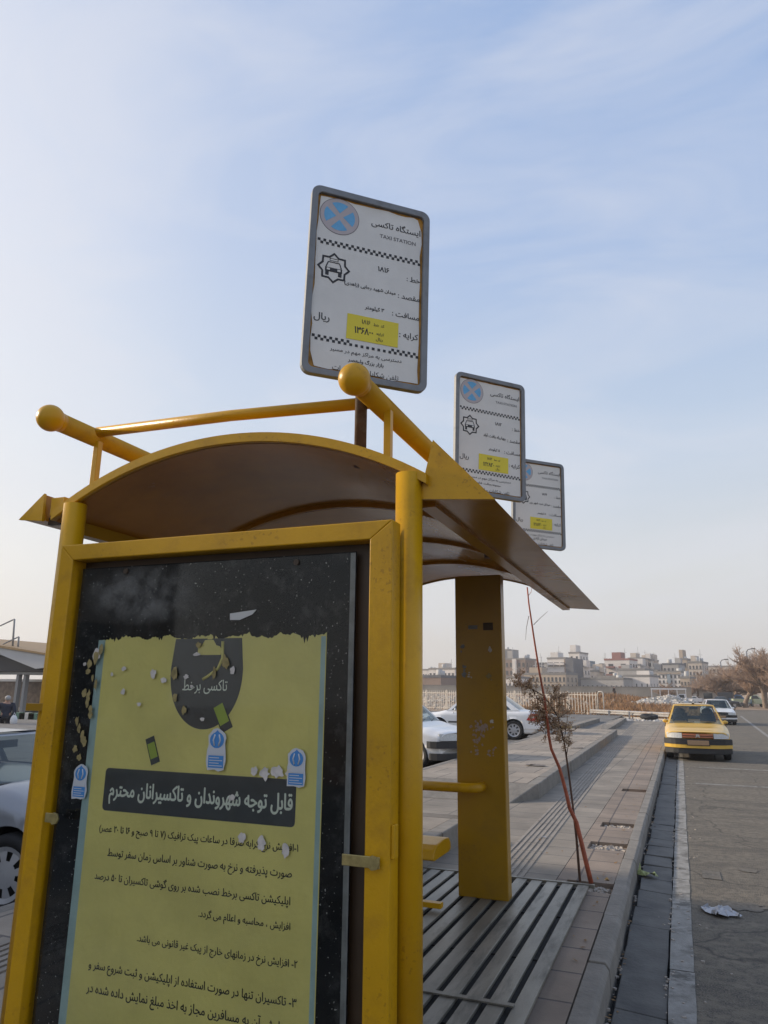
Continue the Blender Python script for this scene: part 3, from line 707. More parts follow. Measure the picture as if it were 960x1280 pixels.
# dusty acrylic pane in front, with stickers, tape and torn paper on it
GY = 2.322
pane = part(MB().b2((sx0 + .004, GY, zb + .09), (sx1 - .004, GY + .003, st - .006)), 'acrylic_pane', PANE, nb)
def onpane(px, py): q = at_y(px, py, GY); return q.x, q.z
def sticker(px, py, s):
    x, z = onpane(px, py); y = GY - .0015
    rg = random.Random(int(px)); jj = lambda: rg.uniform(-.004, .004)
    pts = [(-.052, -.05), (-.057, -.01), (-.055, .048)] + [(.055 * math.cos(RAD(a_)) , .100 + .055 * math.sin(RAD(a_))) for a_ in range(205, -30, -22)] + [(.056, .046), (.058, 0), (.05, -.046), (.02, -.055), (-.01, -.045)]
    b = MB(); b.prism([(x + (p[0] + jj()) * s, z + (p[1] + jj()) * s) for p in pts], y, y + .001, Mxz); o = part(b, 'sticker', mat('sticker_white', (.5, .52, .55), .5), nb, fix=True)
    b = MB(); b.b2((x - .046 * s, y - .0008, z - .038 * s), (x + .046 * s, y - .0003, z + .022 * s)); part(b, 'sticker_print', STKB, nb)
    onion = [(.043 * math.cos(RAD(a_)), .098 + .040 * math.sin(RAD(a_)) * (1.25 if a_ == 90 else 1)) for a_ in range(-90, 270, 18)]
    b = MB(); b.prism([(x + p[0] * s, z + p[1] * s) for p in onion], y - .0008, y - .0003, Mxz); part(b, 'sticker_emblem', STKB, nb)
    b = MB()
    for dx in (-.021, .004):
        b.tube([(x + (dx + .008) * s, y - .0012, z + .070 * s), (x + (dx + (.0 if dx < 0 else .017)) * s, y - .0012, z + .098 * s), (x + (dx + .009) * s, y - .0012, z + .126 * s)], .0042 * s, 6)
    part(b, 'sticker_petals', mat('sticker_white', (.5, .52, .55)), nb)
    b = MB()
    for i in range(4): b.b2((x - .04 * s, y - .0014, z + (-.03 + i * .013) * s), (x + (.04 - .02 * (i % 2)) * s, y - .0009, z + (-.026 + i * .013) * s))
    b.b2((x - .044 * s, y - .0014, z + .028 * s), (x + .044 * s, y - .0009, z + .036 * s)); part(b, 'sticker_lines', mat('sticker_white', (.55, .57, .60)), nb)
sticker(270, 950, .70); sticker(370, 972, .62); sticker(99, 988, .62)
r = random.Random(77)
def flake(px, py, w, h, seed, m=PAPER, name='paper_scrap'):
    x, z = onpane(px, py); y = GY - .001 - seed * .00003
    b = MB(); pts = ragged(x, z, w, h, 15, seed, .36); b.prism(pts, y - .0006, y, Mxz); return part(b, name, m, nb, fix=True)
for i, (px, py, w, h) in enumerate(((121, 818, .022, .035), (318, 964, .02, .022), (331, 967, .024, .03), (347, 965, .034, .028), (362, 966, .02, .02), (302, 1048, .022, .025), (327, 1054, .022, .03), (290, 997, .02, .016), (357, 1062, .025, .03), (205, 850, .02, .014), (192, 842, .018, .022), (154, 865, .012, .018), (140, 843, .010, .010), (174, 880, .014, .010), (233, 846, .016, .012), (246, 818, .02, .009), (291, 838, .014, .022), (253, 899, .012, .010), (240, 858, .010, .008), (106, 830, .012, .010), (155, 836, .014, .012))):
    flake(px, py, w * .72, h * .72, i)
rg2 = random.Random(55)
for i in range(26):                          # crumbs of old glue down the left edge and on the logo
    if i < 17: px, py = rg2.gauss(117 - i * .9, 4), 815 + i * 8 + rg2.uniform(-4, 4)
    else: px, py = rg2.choice(((231, 888), (247, 893), (266, 872), (270, 842), (239, 812), (249, 806), (219, 842), (283, 828), (222, 872)))
    flake(px + rg2.uniform(-3, 3), py, rg2.uniform(.006, .014), rg2.uniform(.010, .024), 60 + i, GLUE, 'glue_crumb')
b = MB(); q = [onpane(*p) for p in ((288, 767), (321, 762), (316, 768), (300, 775), (288, 775))]; b.prism([(p[0], p[1]) for p in q], GY - .003, GY - .0015, Mxz); part(b, 'paper_scrap', mat('white_scrap', (.5, .5, .48), .6), nb, fix=True)
for px, py in ((158, 714), (371, 703)):
    x, z = onpane(px, py); part(MB().tube([(x, GY - .006, z), (x, GY - .0005, z)], .011, 14), 'screw', DRK, nb)
# clips
for px, py, w in ((452, 1076, .13), (66, 1022, .06)):
    q = at_y(px, py, 2.28); part(MB().b2((q.x - w / 2, 2.270, q.z - .017), (q.x + w / 2, 2.276, q.z + .017)), 'clip', BRASS, nb, bevel=.002)
    part(MB().tube([(q.x + w * .35, 2.262, q.z), (q.x + w * .35, 2.270, q.z)], .022, 7), 'clip_nut', BRASS, nb)
q = at_y(487, 1052, 2.3); part(MB().b2((-.8845, 2.295, q.z - .05), (-.874, 2.335, q.z + .05)), 'hinge', YEL, nb, bevel=.002)
q = at_y(55, 884, 2.36); part(MB().b2((q.x - .09, 2.35, q.z - .015), (q.x + .02, 2.37, q.z + .015)), 'side_lug', YELP, nb)

# ================================================================== TAXI STATION SIGNS
def sign(loc, yaw, w, h, lean, label, zpost, dest, num, km, price, info, fresh, seed):
    t = thing('taxi_station_sign', label, 'sign', loc, 0, 'taxi station signs on the shelter roof')
    bd = bpy.data.objects.new('board', None)
    R3 = Matrix.Rotation(yaw, 4, 'Z') @ Matrix.Rotation(lean, 4, 'Y')
    U, V = lambda u: (u - .5) * w, lambda v: h * (1 - v)
    def rrect(u0, u1, v0, v1, rc):
        x0, x1, z0, z1 = U(u0), U(u1), V(v1), V(v0); P = []
        for qx, qz, a0 in ((x1 - rc, z1 - rc, 0), (x0 + rc, z1 - rc, 90), (x0 + rc, z0 + rc, 180), (x1 - rc, z0 + rc, 270)):
            for i in range(6): a = RAD(a0 + i * 18); P.append((qx + rc * math.cos(a), qz + rc * math.sin(a)))
        return P
    X = lambda m: R3 @ m
    outer = rrect(0, 1, 0, 1, .042); inner = rrect(.052, .948, .035, .968, .022)
    # raised frame ring
    b = MB(); n = len(outer)
    vs = [(p[0], -.016, p[1]) for p in outer] + [(p[0], -.016, p[1]) for p in inner] + [(p[0], .016, p[1]) for p in outer] + [(p[0], .003, p[1]) for p in inner]
    fs = []
    for i in range(n):
        j = (i + 1) % n
        fs += [(i, j, n + j, n + i), (2 * n + i, 2 * n + j, j, i), (n + i, n + j, 3 * n + j, 3 * n + i)]
    fs.append(tuple(2 * n + i for i in range(n)))
    b.add(vs, fs)
    frame = b.build('frame', GREYF, t, fix=True, M=R3, bevel=.003)
    def flat(name, m, yk, parent, polys=None, texts=None):
        b = MB()
        for pl in polys or []: b.face([(p[0], yk, p[1]) for p in pl])
        for s, u0, u1, v, bold, hs in texts or []:
            put_text(b, s, U(u0), U(u1), V(v), Matrix(((1, 0, 0, 0), (0, 0, 1, yk), (0, 1, 0, 0), (0, 0, 0, 1))), bold, hs)
        o = b.build(name, m, parent, M=R3); return o
    back = flat('backing_panel', ORNG, .0, t, [inner])
    r = random.Random(seed); J = lambda: r.uniform(-.006, .006) * (0.6 if fresh else 1.6)
    P = []
    for k in range(14): P.append((.062 + J(), .045 + .91 * k / 13))
    for k in range(1, 12): P.append((.062 + .87 * k / 12, .958 + J() * .5))
    for k in range(14): P.append((.932 + J(), .955 - .91 * k / 13))
    for k in range(1, 12): P.append((.932 - .87 * k / 12, .045 + J() * .5))
    if not fresh: P[0] = (.075, .05); P[13] = (.10, .955); P[38] = (.90, .05)
    paper = flat('sign_face', SIGNW, -.003, t, [[(U(p[0]), V(p[1])) for p in P]])
    circ = lambda cu, cv, rr, n=40: [(U(cu) + rr * math.cos(2 * PI * i / n), V(cv) + rr * math.sin(2 * PI * i / n)) for i in range(n)]
    cu, cv, R_ = .235, .142, .158 * w
    flat('no_stopping_ring', INKG, -.0036, paper, [circ(cu, cv, R_ * 1.03)]); flat('no_stopping_disc', PINKG, -.0042, paper, [circ(cu, cv, R_)])
    wd = []
    for k in range(4):                       # four blue sectors between the arms of the cross
        a0 = k * 90 + 45 - 45; pts = []; ri = R_ * .80; g = R_ * .13
        for i in range(11):
            a = RAD(k * 90 - 32 + i * 6.4 + 0); pts.append((U(cu) + ri * math.cos(a), V(cv) + ri * math.sin(a)))
        a = RAD(k * 90); pts.append((U(cu) + g * math.cos(a) * 1.4, V(cv) + g * math.sin(a) * 1.4)); wd.append(pts)
    flat('no_stopping_cross', BLUES, -.0048, paper, wd)
    # chequered bands
    for v0, v1, nm in ((.283, .312, 38), (.795, .823, 38)):
        sq = []
        for i in range(nm):
            u0 = .07 + .86 * i / nm; u1 = .07 + .86 * (i + 1) / nm; vm = (v0 + v1) / 2
            a, c = (v0, vm) if i % 2 == 0 else (vm, v1)
            if not (v0 > .5 and .352 < u0 < .70 and fresh == 0 and i % 2 == 0): sq.append([(U(u0), V(c)), (U(u1), V(c)), (U(u1), V(a)), (U(u0), V(a))])
        flat('chequered_band', INK, -.0038, paper, sq)
    # eight-pointed emblem with a taxi
    eu, ev, er = .21, .432, .135 * w
    star = []; star2 = []
    for i in range(16):
        a = RAD(i * 22.5); rr = er if i % 2 == 0 else er * .78
        star.append((U(eu) + rr * math.cos(a), V(ev) + rr * math.sin(a))); star2.append((U(eu) + rr * .84 * math.cos(a), V(ev) + rr * .84 * math.sin(a)))
    flat('emblem', INK, -.0038, paper, [[star[i], star[(i + 1) % 16], star2[(i + 1) % 16], star2[i]] for i in range(16)])
    e = er * .62; ex, ez = U(eu), V(ev) - er * .05
    rc = lambda x0, x1, z0, z1: [(ex + x0 * e, ez + z0 * e), (ex + x1 * e, ez + z0 * e), (ex + x1 * e, ez + z1 * e), (ex + x0 * e, ez + z1 * e)]
    flat('emblem', INK, -.0038, paper, [rc(-.82, .82, -.35, .08), rc(-.78, -.45, -.75, -.34), rc(.45, .78, -.75, -.34), [(ex - .8 * e, ez + .1 * e), (ex - .68 * e, ez + .1 * e), (ex - .5 * e, ez + .62 * e), (ex - .58 * e, ez + .7 * e)], [(ex + .68 * e, ez + .1 * e), (ex + .8 * e, ez + .1 * e), (ex + .58 * e, ez + .7 * e), (ex + .5 * e, ez + .62 * e)], rc(-.55, .55, .6, .7), rc(-.42, .42, .78, .84), rc(-.42, .42, 1.0, 1.06), rc(-.42, -.36, .78, 1.06), rc(.36, .42, .78, 1.06)])
    flat('emblem', SIGNW, -.0044, paper, [rc(-.66, -.36, -.2, 0), rc(.36, .66, -.2, 0)])
    # yellow price sticker
    yl = flat('price_sticker', YSTICK, -.0046, t, [[(U(.335), V(.787)), (U(.755), V(.785)), (U(.757), V(.655)), (U(.338), V(.655))]])
    flat('lettering', INK, -.0052, yl, texts=[('کد خط', .55, .64, .695, .02, 1), (num, .455, .525, .695, .03, 1.1), ('کرایه:', .575, .64, .74, .02, 1), (price, .40, .55, .75, .05, 1.25), ('ریال', .575, .63, .768, .02, 1)])
    flat('lettering', INK, -.0038, paper, texts=[('ایستگاه تاکسی', .50, .925, .142, .03, 1.0)])
    flat('lettering', INKG, -.0038, paper, texts=[('TAXI STATION', .575, .885, .203, .03, 1)])
    flat('lettering', INK, -.0038, paper, texts=[('خط :', .815, .93, .412, .03, 1), (num, .57, .665, .392, .05, 1), ('مقصد :', .745, .93, .515, .03, 1), (dest[0], dest[1], .725, .503, .06, 1.0), ('مسافت :', .70, .93, .618, .03, 1), (km, .475, .635, .612, .06, 1.05), ('کرایه :', .765, .925, .725, .03, 1), ('ریال', .075, .20, .715, .03, 1)])
    flat('lettering', INK, -.0038, paper, texts=[('دسترسی به مراکز مهم در مسیر', .215, .79, .862, .02, .9), (info[0], info[1], .645, .902, .05, 1.), ('تلفن شکایات و انتقادات', .24, .77, .957, .01, 1)])
    b = MB(); b.tube([(0, .042, zpost), (0, .042, h * .82)], .026, 14); b.build('post', RUST, t, M=Matrix.Rotation(yaw, 4, 'Z'))
    b = MB()
    for vv in (.2, .62): b.box((0, .022, h * vv), (.16, .012, .03))
    b.build('clamp', GREYF, t, M=R3)
    return t
sign((-1.15, 2.62, 2.945), RAD(41), .565, .91, RAD(1.2), 'largest, nearest taxi station sign with rusty edges right above the rail ball end', -.36, ('میدان شهید رجایی (زاهدی)', .30), '۱۸۱۶', '۳ کیلومتر', '۱۳۶۸۰۰', ('بازار بزرگ ولیعصر', .36), 0, 1)
sign((-1.07, 4.55, 2.925), RAD(44), .545, .855, RAD(1.6), 'middle taxi station sign, its lower left corner behind the yellow roof fascia', -.40, ('چهارراه یافت آباد', .40), '۱۸۱۲', '۵ کیلومتر', '۱۲۲۸۲۰', ('مجموعه رسالت ، فناوری تهران', .20), 1, 2)
sign((-1.02, 6.1, 2.865), RAD(40), .51, .785, RAD(1.6), 'smallest and farthest taxi station sign, partly behind the middle sign', -.34, ('میدان نبرد شهر ری', .33), '۱۸۱۹', '۵ کیلومتر', '۱۲۸۶۲۰', ('میدان آزادی ، مهر', .25), 1, 3)

# ================================================================== VEHICLES
def lerp(a, b, t): return a + (b - a) * t
def interp(tab, y, k):
    for i in range(len(tab) - 1):
        if tab[i][0] <= y <= tab[i + 1][0]:
            t = (y - tab[i][0]) / (tab[i + 1][0] - tab[i][0]); t = t * t * (3 - 2 * t) if 0 < i < len(tab) - 2 else t
            return lerp(tab[i][k], tab[i + 1][k], t)
    return tab[0][k] if y < tab[0][0] else tab[-1][k]
def wheel(parent, x, y, z, r, hub=RIM):
    s = 1 if x > 0 else -1; M = Matrix.Translation((x, y, z)) @ Matrix.Rotation(s * PI / 2, 4, 'Y')
    b = MB(); prof = [(r * .66, .0), (r * .70, .085), (r * .93, .09), (r * .99, .06), (r, 0), (r * .99, -.06), (r * .93, -.09), (r * .7, -.085)]; n = 32
    vs = []
    for k in range(n):
        a = 2 * PI * k / n; vs += [M @ Vector((p[0] * math.cos(a), p[0] * math.sin(a), p[1])) for p in prof]
    m = len(prof)
    b.add(vs, [(k * m + i, k * m + (i + 1) % m, ((k + 1) % n) * m + (i + 1) % m, ((k + 1) % n) * m + i) for k in range(n) for i in range(m)], True)
    w = b.build('wheel', RUBB, parent)
    b = MB()
    def ring(r0, r1, z0, z1, a0, a1, st=6):
        P = []
        for i in range(st):
            t0, t1 = lerp(a0, a1, i / st), lerp(a0, a1, (i + 1) / st)
            b.face([M @ Vector((q * math.cos(t), q * math.sin(t), zz)) for q, t, zz in ((r0, t0, z0), (r1, t0, z1), (r1, t1, z1), (r0, t1, z0))])
    ring(.001, r * .34, .085, .080, 0, 2 * PI, 20); ring(r * .56, r * .685, .074, .088, 0, 2 * PI, 32)
    for k in range(8): ring(r * .33, r * .57, .080, .075, k * PI / 4, k * PI / 4 + PI / 4 * .58)
    b.build('rim', hub, w)
    b = MB(); b.add([M @ Vector((r * .66 * math.cos(2 * PI * k / 24), r * .66 * math.sin(2 * PI * k / 24), .03)) for k in range(24)], [tuple(range(24))]); b.build('brake_backing', DEEP, w)
    return w
def car(label, loc, rz, paint, L=4.4, Wd=1.70, H=1.41, tab=None, gh=(-.98, -.30, .85, 1.55), wb=(-1.33, 1.33), wr=.30, cat='car', group=None, name='parked_car', glass=None, bumper=PLAST, seats=False, grille=None, rails=False, tail=False, detail=True, emblem=False, lower=None):
    t = thing(name, label, cat, loc, rz, group); hw = Wd / 2; yF, yR = -L / 2, L / 2
    tab = tab or [(yF, .30, .71), (yF + .12, .20, .745), (yF + .6, .19, .81), (gh[0], .19, .90), (0, .19, .92), (gh[3], .19, .945), (yR - .2, .2, .935), (yR - .05, .25, .88), (yR, .36, .78)]
    glass = glass or GLASSD
    def bend(p):
        x, y, z = p; k = (abs(x) / hw) ** 4
        f = max(0, min(1, (-y - (L / 2 - .7)) / .7)); q = max(0, min(1, (y - (L / 2 - .6)) / .6))
        return (x * (1 - .05 * f * f - .05 * q * q), y + .26 * k * f - .18 * k * q, z)
    ny = int(L / .055); keys = [(0, .012, 1), (.30, .012, 1), (.6, .006, 1), (.82, -.006, 1), (.925, -.035, 1), (.965, -.085, 1)]
    rows = [.16, .24, .32, .40, .48, .56, .64, .72, .80, .88, .95, 1.0]
    def sec(y):
        zb, zt = interp(tab, y, 1), interp(tab, y, 2); P = [(k[0] * hw, zt + k[1]) for k in keys]
        for q in rows:
            z = lerp(zt - .0, zb, q); w = hw * (1 - .022 * ((q - .42) / .4) ** 2 - (.06 if q == 1 else 0)); P.append((w, z))
        P.append((0, zb)); return P
    b = MB(); ids = []; vs = []; ys = [lerp(yF, yR, i / ny) for i in range(ny + 1)]
    wz = wr
    def snap(p):
        x, y, z = p
        if abs(x) > hw * .85:
            for wy in wb:
                d = math.hypot(y - wy, z - wz); R = wr + .055
                if abs(d - R) < .045 and z > wz - .12: return (x, wy + (y - wy) * R / d, wz + (z - wz) * R / d)
        return p
    for y in ys:
        P = sec(y); full = [(-x, z) for x, z in P[::-1]][:-1] + P
        full = full[:-1] if False else full
        vs.append([snap((x, y, z)) for x, z in full])
    m = len(vs[0]); flat = [bend(p) for rw in vs for p in rw]; fs = []
    for i in range(ny):
        for k in range(m - 1):
            q = [vs[i][k], vs[i][k + 1], vs[i + 1][k + 1], vs[i + 1][k]]
            c = [sum(a[d] for a in q) / 4 for d in range(3)]
            if abs(c[0]) > hw * .55 and any(math.hypot(c[1] - wy, c[2] - wz) < wr + .05 for wy in wb): continue
            fs.append((i * m + k, i * m + k + 1, (i + 1) * m + k + 1, (i + 1) * m + k))
    fs.append(tuple(range(m))); fs.append(tuple(ny * m + k for k in range(m)))
    b.add(flat, fs, True); b.sm[-1] = b.sm[-2] = False
    b.build('body', paint, t, fix=True)
    # dark arch liners
    for wy in wb:
        for s in (-1, 1):
            b = MB(); n = 16
            for k in range(n):
                a0, a1 = PI * (-.12 + 1.24 * k / n), PI * (-.12 + 1.24 * (k + 1) / n); R = wr + .052
                b.face([(s * hw * .5, wy + R * math.cos(a0), wz + R * math.sin(a0)), (s * hw * .975, wy + R * math.cos(a0), wz + R * math.sin(a0)), (s * hw * .975, wy + R * math.cos(a1), wz + R * math.sin(a1)), (s * hw * .5, wy + R * math.cos(a1), wz + R * math.sin(a1))], True)
            b.face([(s * hw * .5, wy + (wr + .05) * math.cos(2 * PI * k / 20), wz + (wr + .05) * math.sin(2 * PI * k / 20)) for k in range(20)])
            b.build('arch_liner', DEEP, t)
            wheel(t, s * (hw - .095), wy, wz, wr)
    b = MB(); b.b2((-hw * .8, yF + .3, .16), (hw * .8, yR - .3, .24)); b.build('underbody', DEEP, t)
    # cabin
    y0, y1, y2, y3 = gh; w0, w1 = hw * .90, hw * .66; zt = H - .035
    zf, zr = interp(tab, y0, 2) - .015, interp(tab, y3, 2) - .01
    def side(s, f, v): return (s * (lerp(w0 + .015, w1, v) + .035 * math.sin(PI * v) * .6), lerp(lerp(y0, y3, f), lerp(y1, y2, f), v), lerp(lerp(zf, zr, f), zt, v))
    def frontp(u, v): return (u * lerp(w0, w1, v), lerp(y0, y1, v) - .10 * (1 - u * u) * (1 - .4 * v) + .0, lerp(zf, zt, v))
    def rearp(u, v): return (u * lerp(w0, w1, v), lerp(y3, y2, v) + .07 * (1 - u * u) * (1 - .4 * v), lerp(zr, zt, v))
    def patch(b, fn, a0, a1, v0, v1, n=6): b.grid(lambda u, v: fn(lerp(a0, a1, u), lerp(v0, v1, v)), n, 4); return b
    b = MB()
    b.grid(lambda u, v: ((2 * u - 1) * w1, lerp(y1 - .06 * (1 - (2 * u - 1) ** 2), y2 + .042 * (1 - (2 * u - 1) ** 2), v), zt + .035 * (1 - (2 * u - 1) ** 4) * (1 - .5 * (2 * v - 1) ** 4)), 12, 8)
    for s in (-1, 1):
        for f0, f1 in ((0, .055), (.47, .505), (.90, 1)): patch(b, lambda f, v: side(s, f, v), f0, f1, 0, 1, 2)
        patch(b, lambda f, v: side(s, f, v), .05, .91, 0, .05); patch(b, lambda f, v: side(s, f, v), .05, .91, .93, 1)
        for fn in (frontp, rearp): patch(b, fn, s * .93, s * 1.0, 0, 1, 2)
    for fn in (frontp, rearp): patch(b, fn, -.94, .94, .95, 1.0, 10)
    patch(b, rearp, -.94, .94, 0, .06, 10)
    b.build('cabin', paint, t)
    off = lambda fn, d: fn
    b = MB(); patch(b, frontp, -.925, .925, .0, .95, 12); b.build('windscreen', glass, t)
    b = MB(); patch(b, rearp, -.925, .925, .06, .95, 12); b.build('rear_window', glass, t)
    for s in (-1, 1):
        for f0, f1 in ((.055, .47), (.505, .90)):
            b = MB(); patch(b, lambda f, v: side(s, f, v), f0, f1, .05, .93); b.build('side_window', glass, t)
    if detail:
        b = MB(); b.b2((-w0 * .95, y0 + .02, zf - .10), (w0 * .95, y0 + .42, zf - .005)); b.build('dashboard', PLAST, t)
        # floor of the cabin
        for s in (-1, 1):
            for v, z in ((.2, 0), (.55, 0)):
                pass
        b = MB(); b.b2((-w0 * .93, y0 - .02, zf - .01), (w0 * .93, y0 + .03, zf + .018)); b.build('cowl', PLAST, t)
        for s in (-.45, .12):
            b = MB(); b.tube([frontp(s * 1.1, .0), tuple(Vector(frontp(s * 1.1 + .45, .10)) + Vector((0, -.012, .01)))], .009, 6); b.build('wiper', PLAST, t)
        for s in (-1, 1):
            x, y, z = side(s, .07, .12); b = MB(); b.ball((s * (hw - .03), y + .06, z - .01), .065, 12, 8, (1.15, .5, .75)); b.build('wing_mirror', paint, t)
            b = MB()
            p = side(s, .52, 0); b.b2((s * (hw - .012) - .008, p[1] + .14 - .36, .80), (s * (hw - .012) + .012, p[1] - .04 - .3, .825)); b.build('door_handle', PLAST, t)
            for yy in (lerp(y0, y3, .48), y0 + .25):
                b = MB(); b.b2((s * hw * .975 - .012, yy - .004, .34), (s * hw * .975 + .0085, yy + .004, .86)); b.build('door_gap', DEEP, t)
            b = MB(); b.b2((s * (hw - .01) - .01, -wr * 3, .50), (s * (hw - .01) + .014, wr * 3, .55)); b.build('side_strip', bumper if bumper != paint else PLAST, t)
    if seats:
        for s in (-1, 1):
            b = MB(); b.grid(lambda u, v: (s * .37 + (u - .5) * .50 * (1 - .25 * v), .02 + .22 * v - .05 * math.sin(PI * u), .55 + .60 * v), 6, 6); b.ball((s * .37, .22, 1.19), .15, 12, 8, (1, .45, .75)); b.build('front_seat', SEAT, t)
        b = MB(); b.grid(lambda u, v: ((u - .5) * 1.25, .95 + .22 * v, .55 + .50 * v), 6, 4); b.ball((-.36, 1.18, 1.06), .11, 10, 6, (1, .5, .7)); b.ball((.36, 1.18, 1.06), .11, 10, 6, (1, .5, .7)); b.build('rear_seat', SEAT, t)
        b = MB(); b.tube([(-.37 + .19 * math.cos(2 * PI * k / 20), -.42 + .06 * math.sin(2 * PI * k / 20), .88 + .17 * math.sin(2 * PI * k / 20)) for k in range(21)], .014, 6); b.build('steering_wheel', PLAST, t)
        b = MB(); b.b2((-.11, -.42, zt - .12), (.11, -.40, zt - .055)); b.build('rear_view_mirror', PLAST, t)
    # front and rear fittings
    fy = lambda x: bend((x, yF, .5))[1]
    def fband(x0, x1, z0, z1, o, name, m, n=10, wrap=0., th=.05, lean=0.):
        P = []
        for i in range(n + 1):
            x = lerp(x0, x1, i / n); P.append((x * .955, fy(x) - o))
        if wrap:
            e = hw + o * .5
            P = [(-e, fy(hw) + wrap), (-e, fy(hw) + .02)] + P[1:-1] + [(e, fy(hw) + .02), (e, fy(hw) + wrap)]
        b = MB()
        for i in range(len(P) - 1):
            (a, c), (d, e2) = P[i], P[i + 1]
            b.face([(a, c, z0), (d, e2, z0), (d, e2 + lean, z1), (a, c + lean, z1)]); b.face([(a, c + lean, z1), (d, e2 + lean, z1), (d * .97, e2 + th, z1), (a * .97, c + th, z1)]); b.face([(a, c, z0), (a * .97, c + th, z0), (d * .97, e2 + th, z0), (d, e2, z0)])
        for q in (0, -1):
            a, c = P[q]; b.face([(a, c, z0), (a, c + lean, z1), (a * .97, c + th, z1), (a * .97, c + th, z0)])
        return b.build(name, m, t, fix=True)
    zt0 = interp(tab, yF, 2)
    for s in (-1, 1):
        xa, xb = sorted((s * hw * .50, s * hw * .985))
        fband(xa, xb, zt0 - .145, zt0 - .015, .012, 'headlight', LAMP, 6, lean=.03, th=.06)
    if detail:
        fband(-hw * .48, hw * .48, zt0 - .125, zt0 - .03, .010, 'grille', grille or PLAST, 8, lean=.02)
        fband(-hw * .48, hw * .48, zt0 - .085, zt0 - .072, .014, 'grille_bar', PLAST, 8)
    if emblem:
        b = MB(); b.prism([(-.055, -.045), (-.03, -.05), (-.012, -.01), (0, -.035), (.012, -.01), (.03, -.05), (.055, -.045), (.035, .045), (.012, .03), (0, .05), (-.012, .03), (-.035, .045)], -.012, .0, Matrix(((1, 0, 0, 0), (0, 0, 1, yF - .012), (0, 1, 0, zt0 - .075), (0, 0, 0, 1)))); b.build('emblem', CHRM, t, fix=True)
    zb0 = zt0 - .16; wrp = min(.42, wb[0] - wr - .07 - fy(hw))
    fband(-hw, hw, zb0 - .135, zb0, .055, 'front_bumper', bumper, 14, wrap=wrp, th=.09)
    if lower: fband(-hw, hw, zb0 - .225, zb0 - .14, .045, 'bumper_skirt', lower, 14, wrap=wrp, th=.09)
    fband(-hw * .96, hw * .96, zb0 - .36, zb0 - .23, .02, 'air_dam', PLAST, 12, wrap=wrp)
    if detail:
        b = MB(); b.b2((-.255, yF - .075, zb0 - .145), (.255, yF - .062, zb0 - .03)); b.build('number_plate', PLATE, t, bevel=.004)
        b = MB(); b.b2((-.275, yF - .062, zb0 - .16), (.275, yF - .05, zb0 - .015)); b.build('plate_holder', PLAST, t)
    # rear (mirrored along the length)
    ry = lambda x: bend((x, yR, .5))[1]
    b = MB(); P = [(lerp(-hw, hw, i / 14) * .955, ry(lerp(-hw, hw, i / 14)) + .05) for i in range(15)]
    rw_ = min(.35, ry(hw) - wb[1] - wr - .07); P = [(-hw - .01, ry(hw) - rw_)] + P + [(hw + .01, ry(hw) - rw_)]
    for i in range(len(P) - 1):
        (a, c), (d, e2) = P[i], P[i + 1]; z0, z1 = .36, .58
        b.face([(a, c, z0), (d, e2, z0), (d, e2, z1), (a, c, z1)]); b.face([(a, c, z1), (d, e2, z1), (d * .96, e2 - .1, z1 + .015), (a * .96, c - .1, z1 + .015)]); b.face([(a, c, z0), (d, e2, z0), (d * .96, e2 - .1, z0), (a * .96, c - .1, z0)])
    b.build('rear_bumper', bumper, t, fix=True)
    for s in (-1, 1):
        zt_ = interp(tab, yR - .1, 2)
        b = MB(); x = s * hw
        q = bend((x * .985, yR - .02, 0)); q2 = bend((x * .72, yR, 0)); q3 = bend((x, yR - .34, 0))
        e = .014
        lo, hi = .60, zt_ - .05
        b.face([(q3[0] + s * e, q3[1], lo + .04), (q[0] + s * e, q[1] + e, lo), (q[0] + s * e, q[1] + e, hi), (q3[0] + s * e * .6, q3[1] + .16, hi + .015)])
        b.face([(q[0] + s * e, q[1] + e, lo), (q2[0], q2[1] + e, lo), (q2[0], q2[1] + e, hi), (q[0] + s * e, q[1] + e, hi)])
        tl = b.build('tail_light', REDL, t)
        b = MB(); m0 = lerp(lo, hi, .42); m1 = lerp(lo, hi, .66); e2 = .017
        b.face([(lerp(q3[0], q[0], .5) + s * e2, lerp(q3[1], q[1], .5), m0), (q[0] + s * e2, q[1] + e2, m0), (q[0] + s * e2, q[1] + e2, m1), (lerp(q3[0], q[0], .5) + s * e2, lerp(q3[1], q[1], .62), m1)]); b.build('reversing_lamp', WHITEL, tl)
    return t
GRL = mat('orange_grille', (.42, .13, .05), .5)
tx = car('yellow taxi facing the camera at the kerb with a plain tan plate', (.325, 23.35, 0), RAD(0.5), TAXI, name='taxi', cat='taxi', glass=GLASS, seats=True, grille=GRL, emblem=True, lower=TAXI, L=4.4, Wd=1.60, H=1.42)
b = MB(); b.b2((-.03, -.30, 1.408), (.03, -.26, 1.44)); b.build('roof_aerial', PLAST, tx)
car('white saloon parked on the road right behind the yellow taxi', (2.0, 49.0, 0), RAD(2), WHT, glass=GLASS, seats=True, H=1.42, bumper=PLAST, lower=WHT)
car('white hatchback with black bumper, nose showing between yellow post and pillar', (-6.12, 15.55, .14), RAD(80), WHT, L=3.95, Wd=1.66, H=1.45, gh=(-.95, -.35, 1.2, 1.65), wb=(-1.2, 1.2), wr=.28, glass=GLASS)
car('white saloon parked tail towards the platform, red tail light beside the dry sapling', (-6.55, 25.6, .14), RAD(272), WHT, L=4.3, Wd=1.74, H=1.50, gh=(-1.0, -.3, .75, 1.5), wb=(-1.3, 1.3), wr=.31, bumper=WHT)
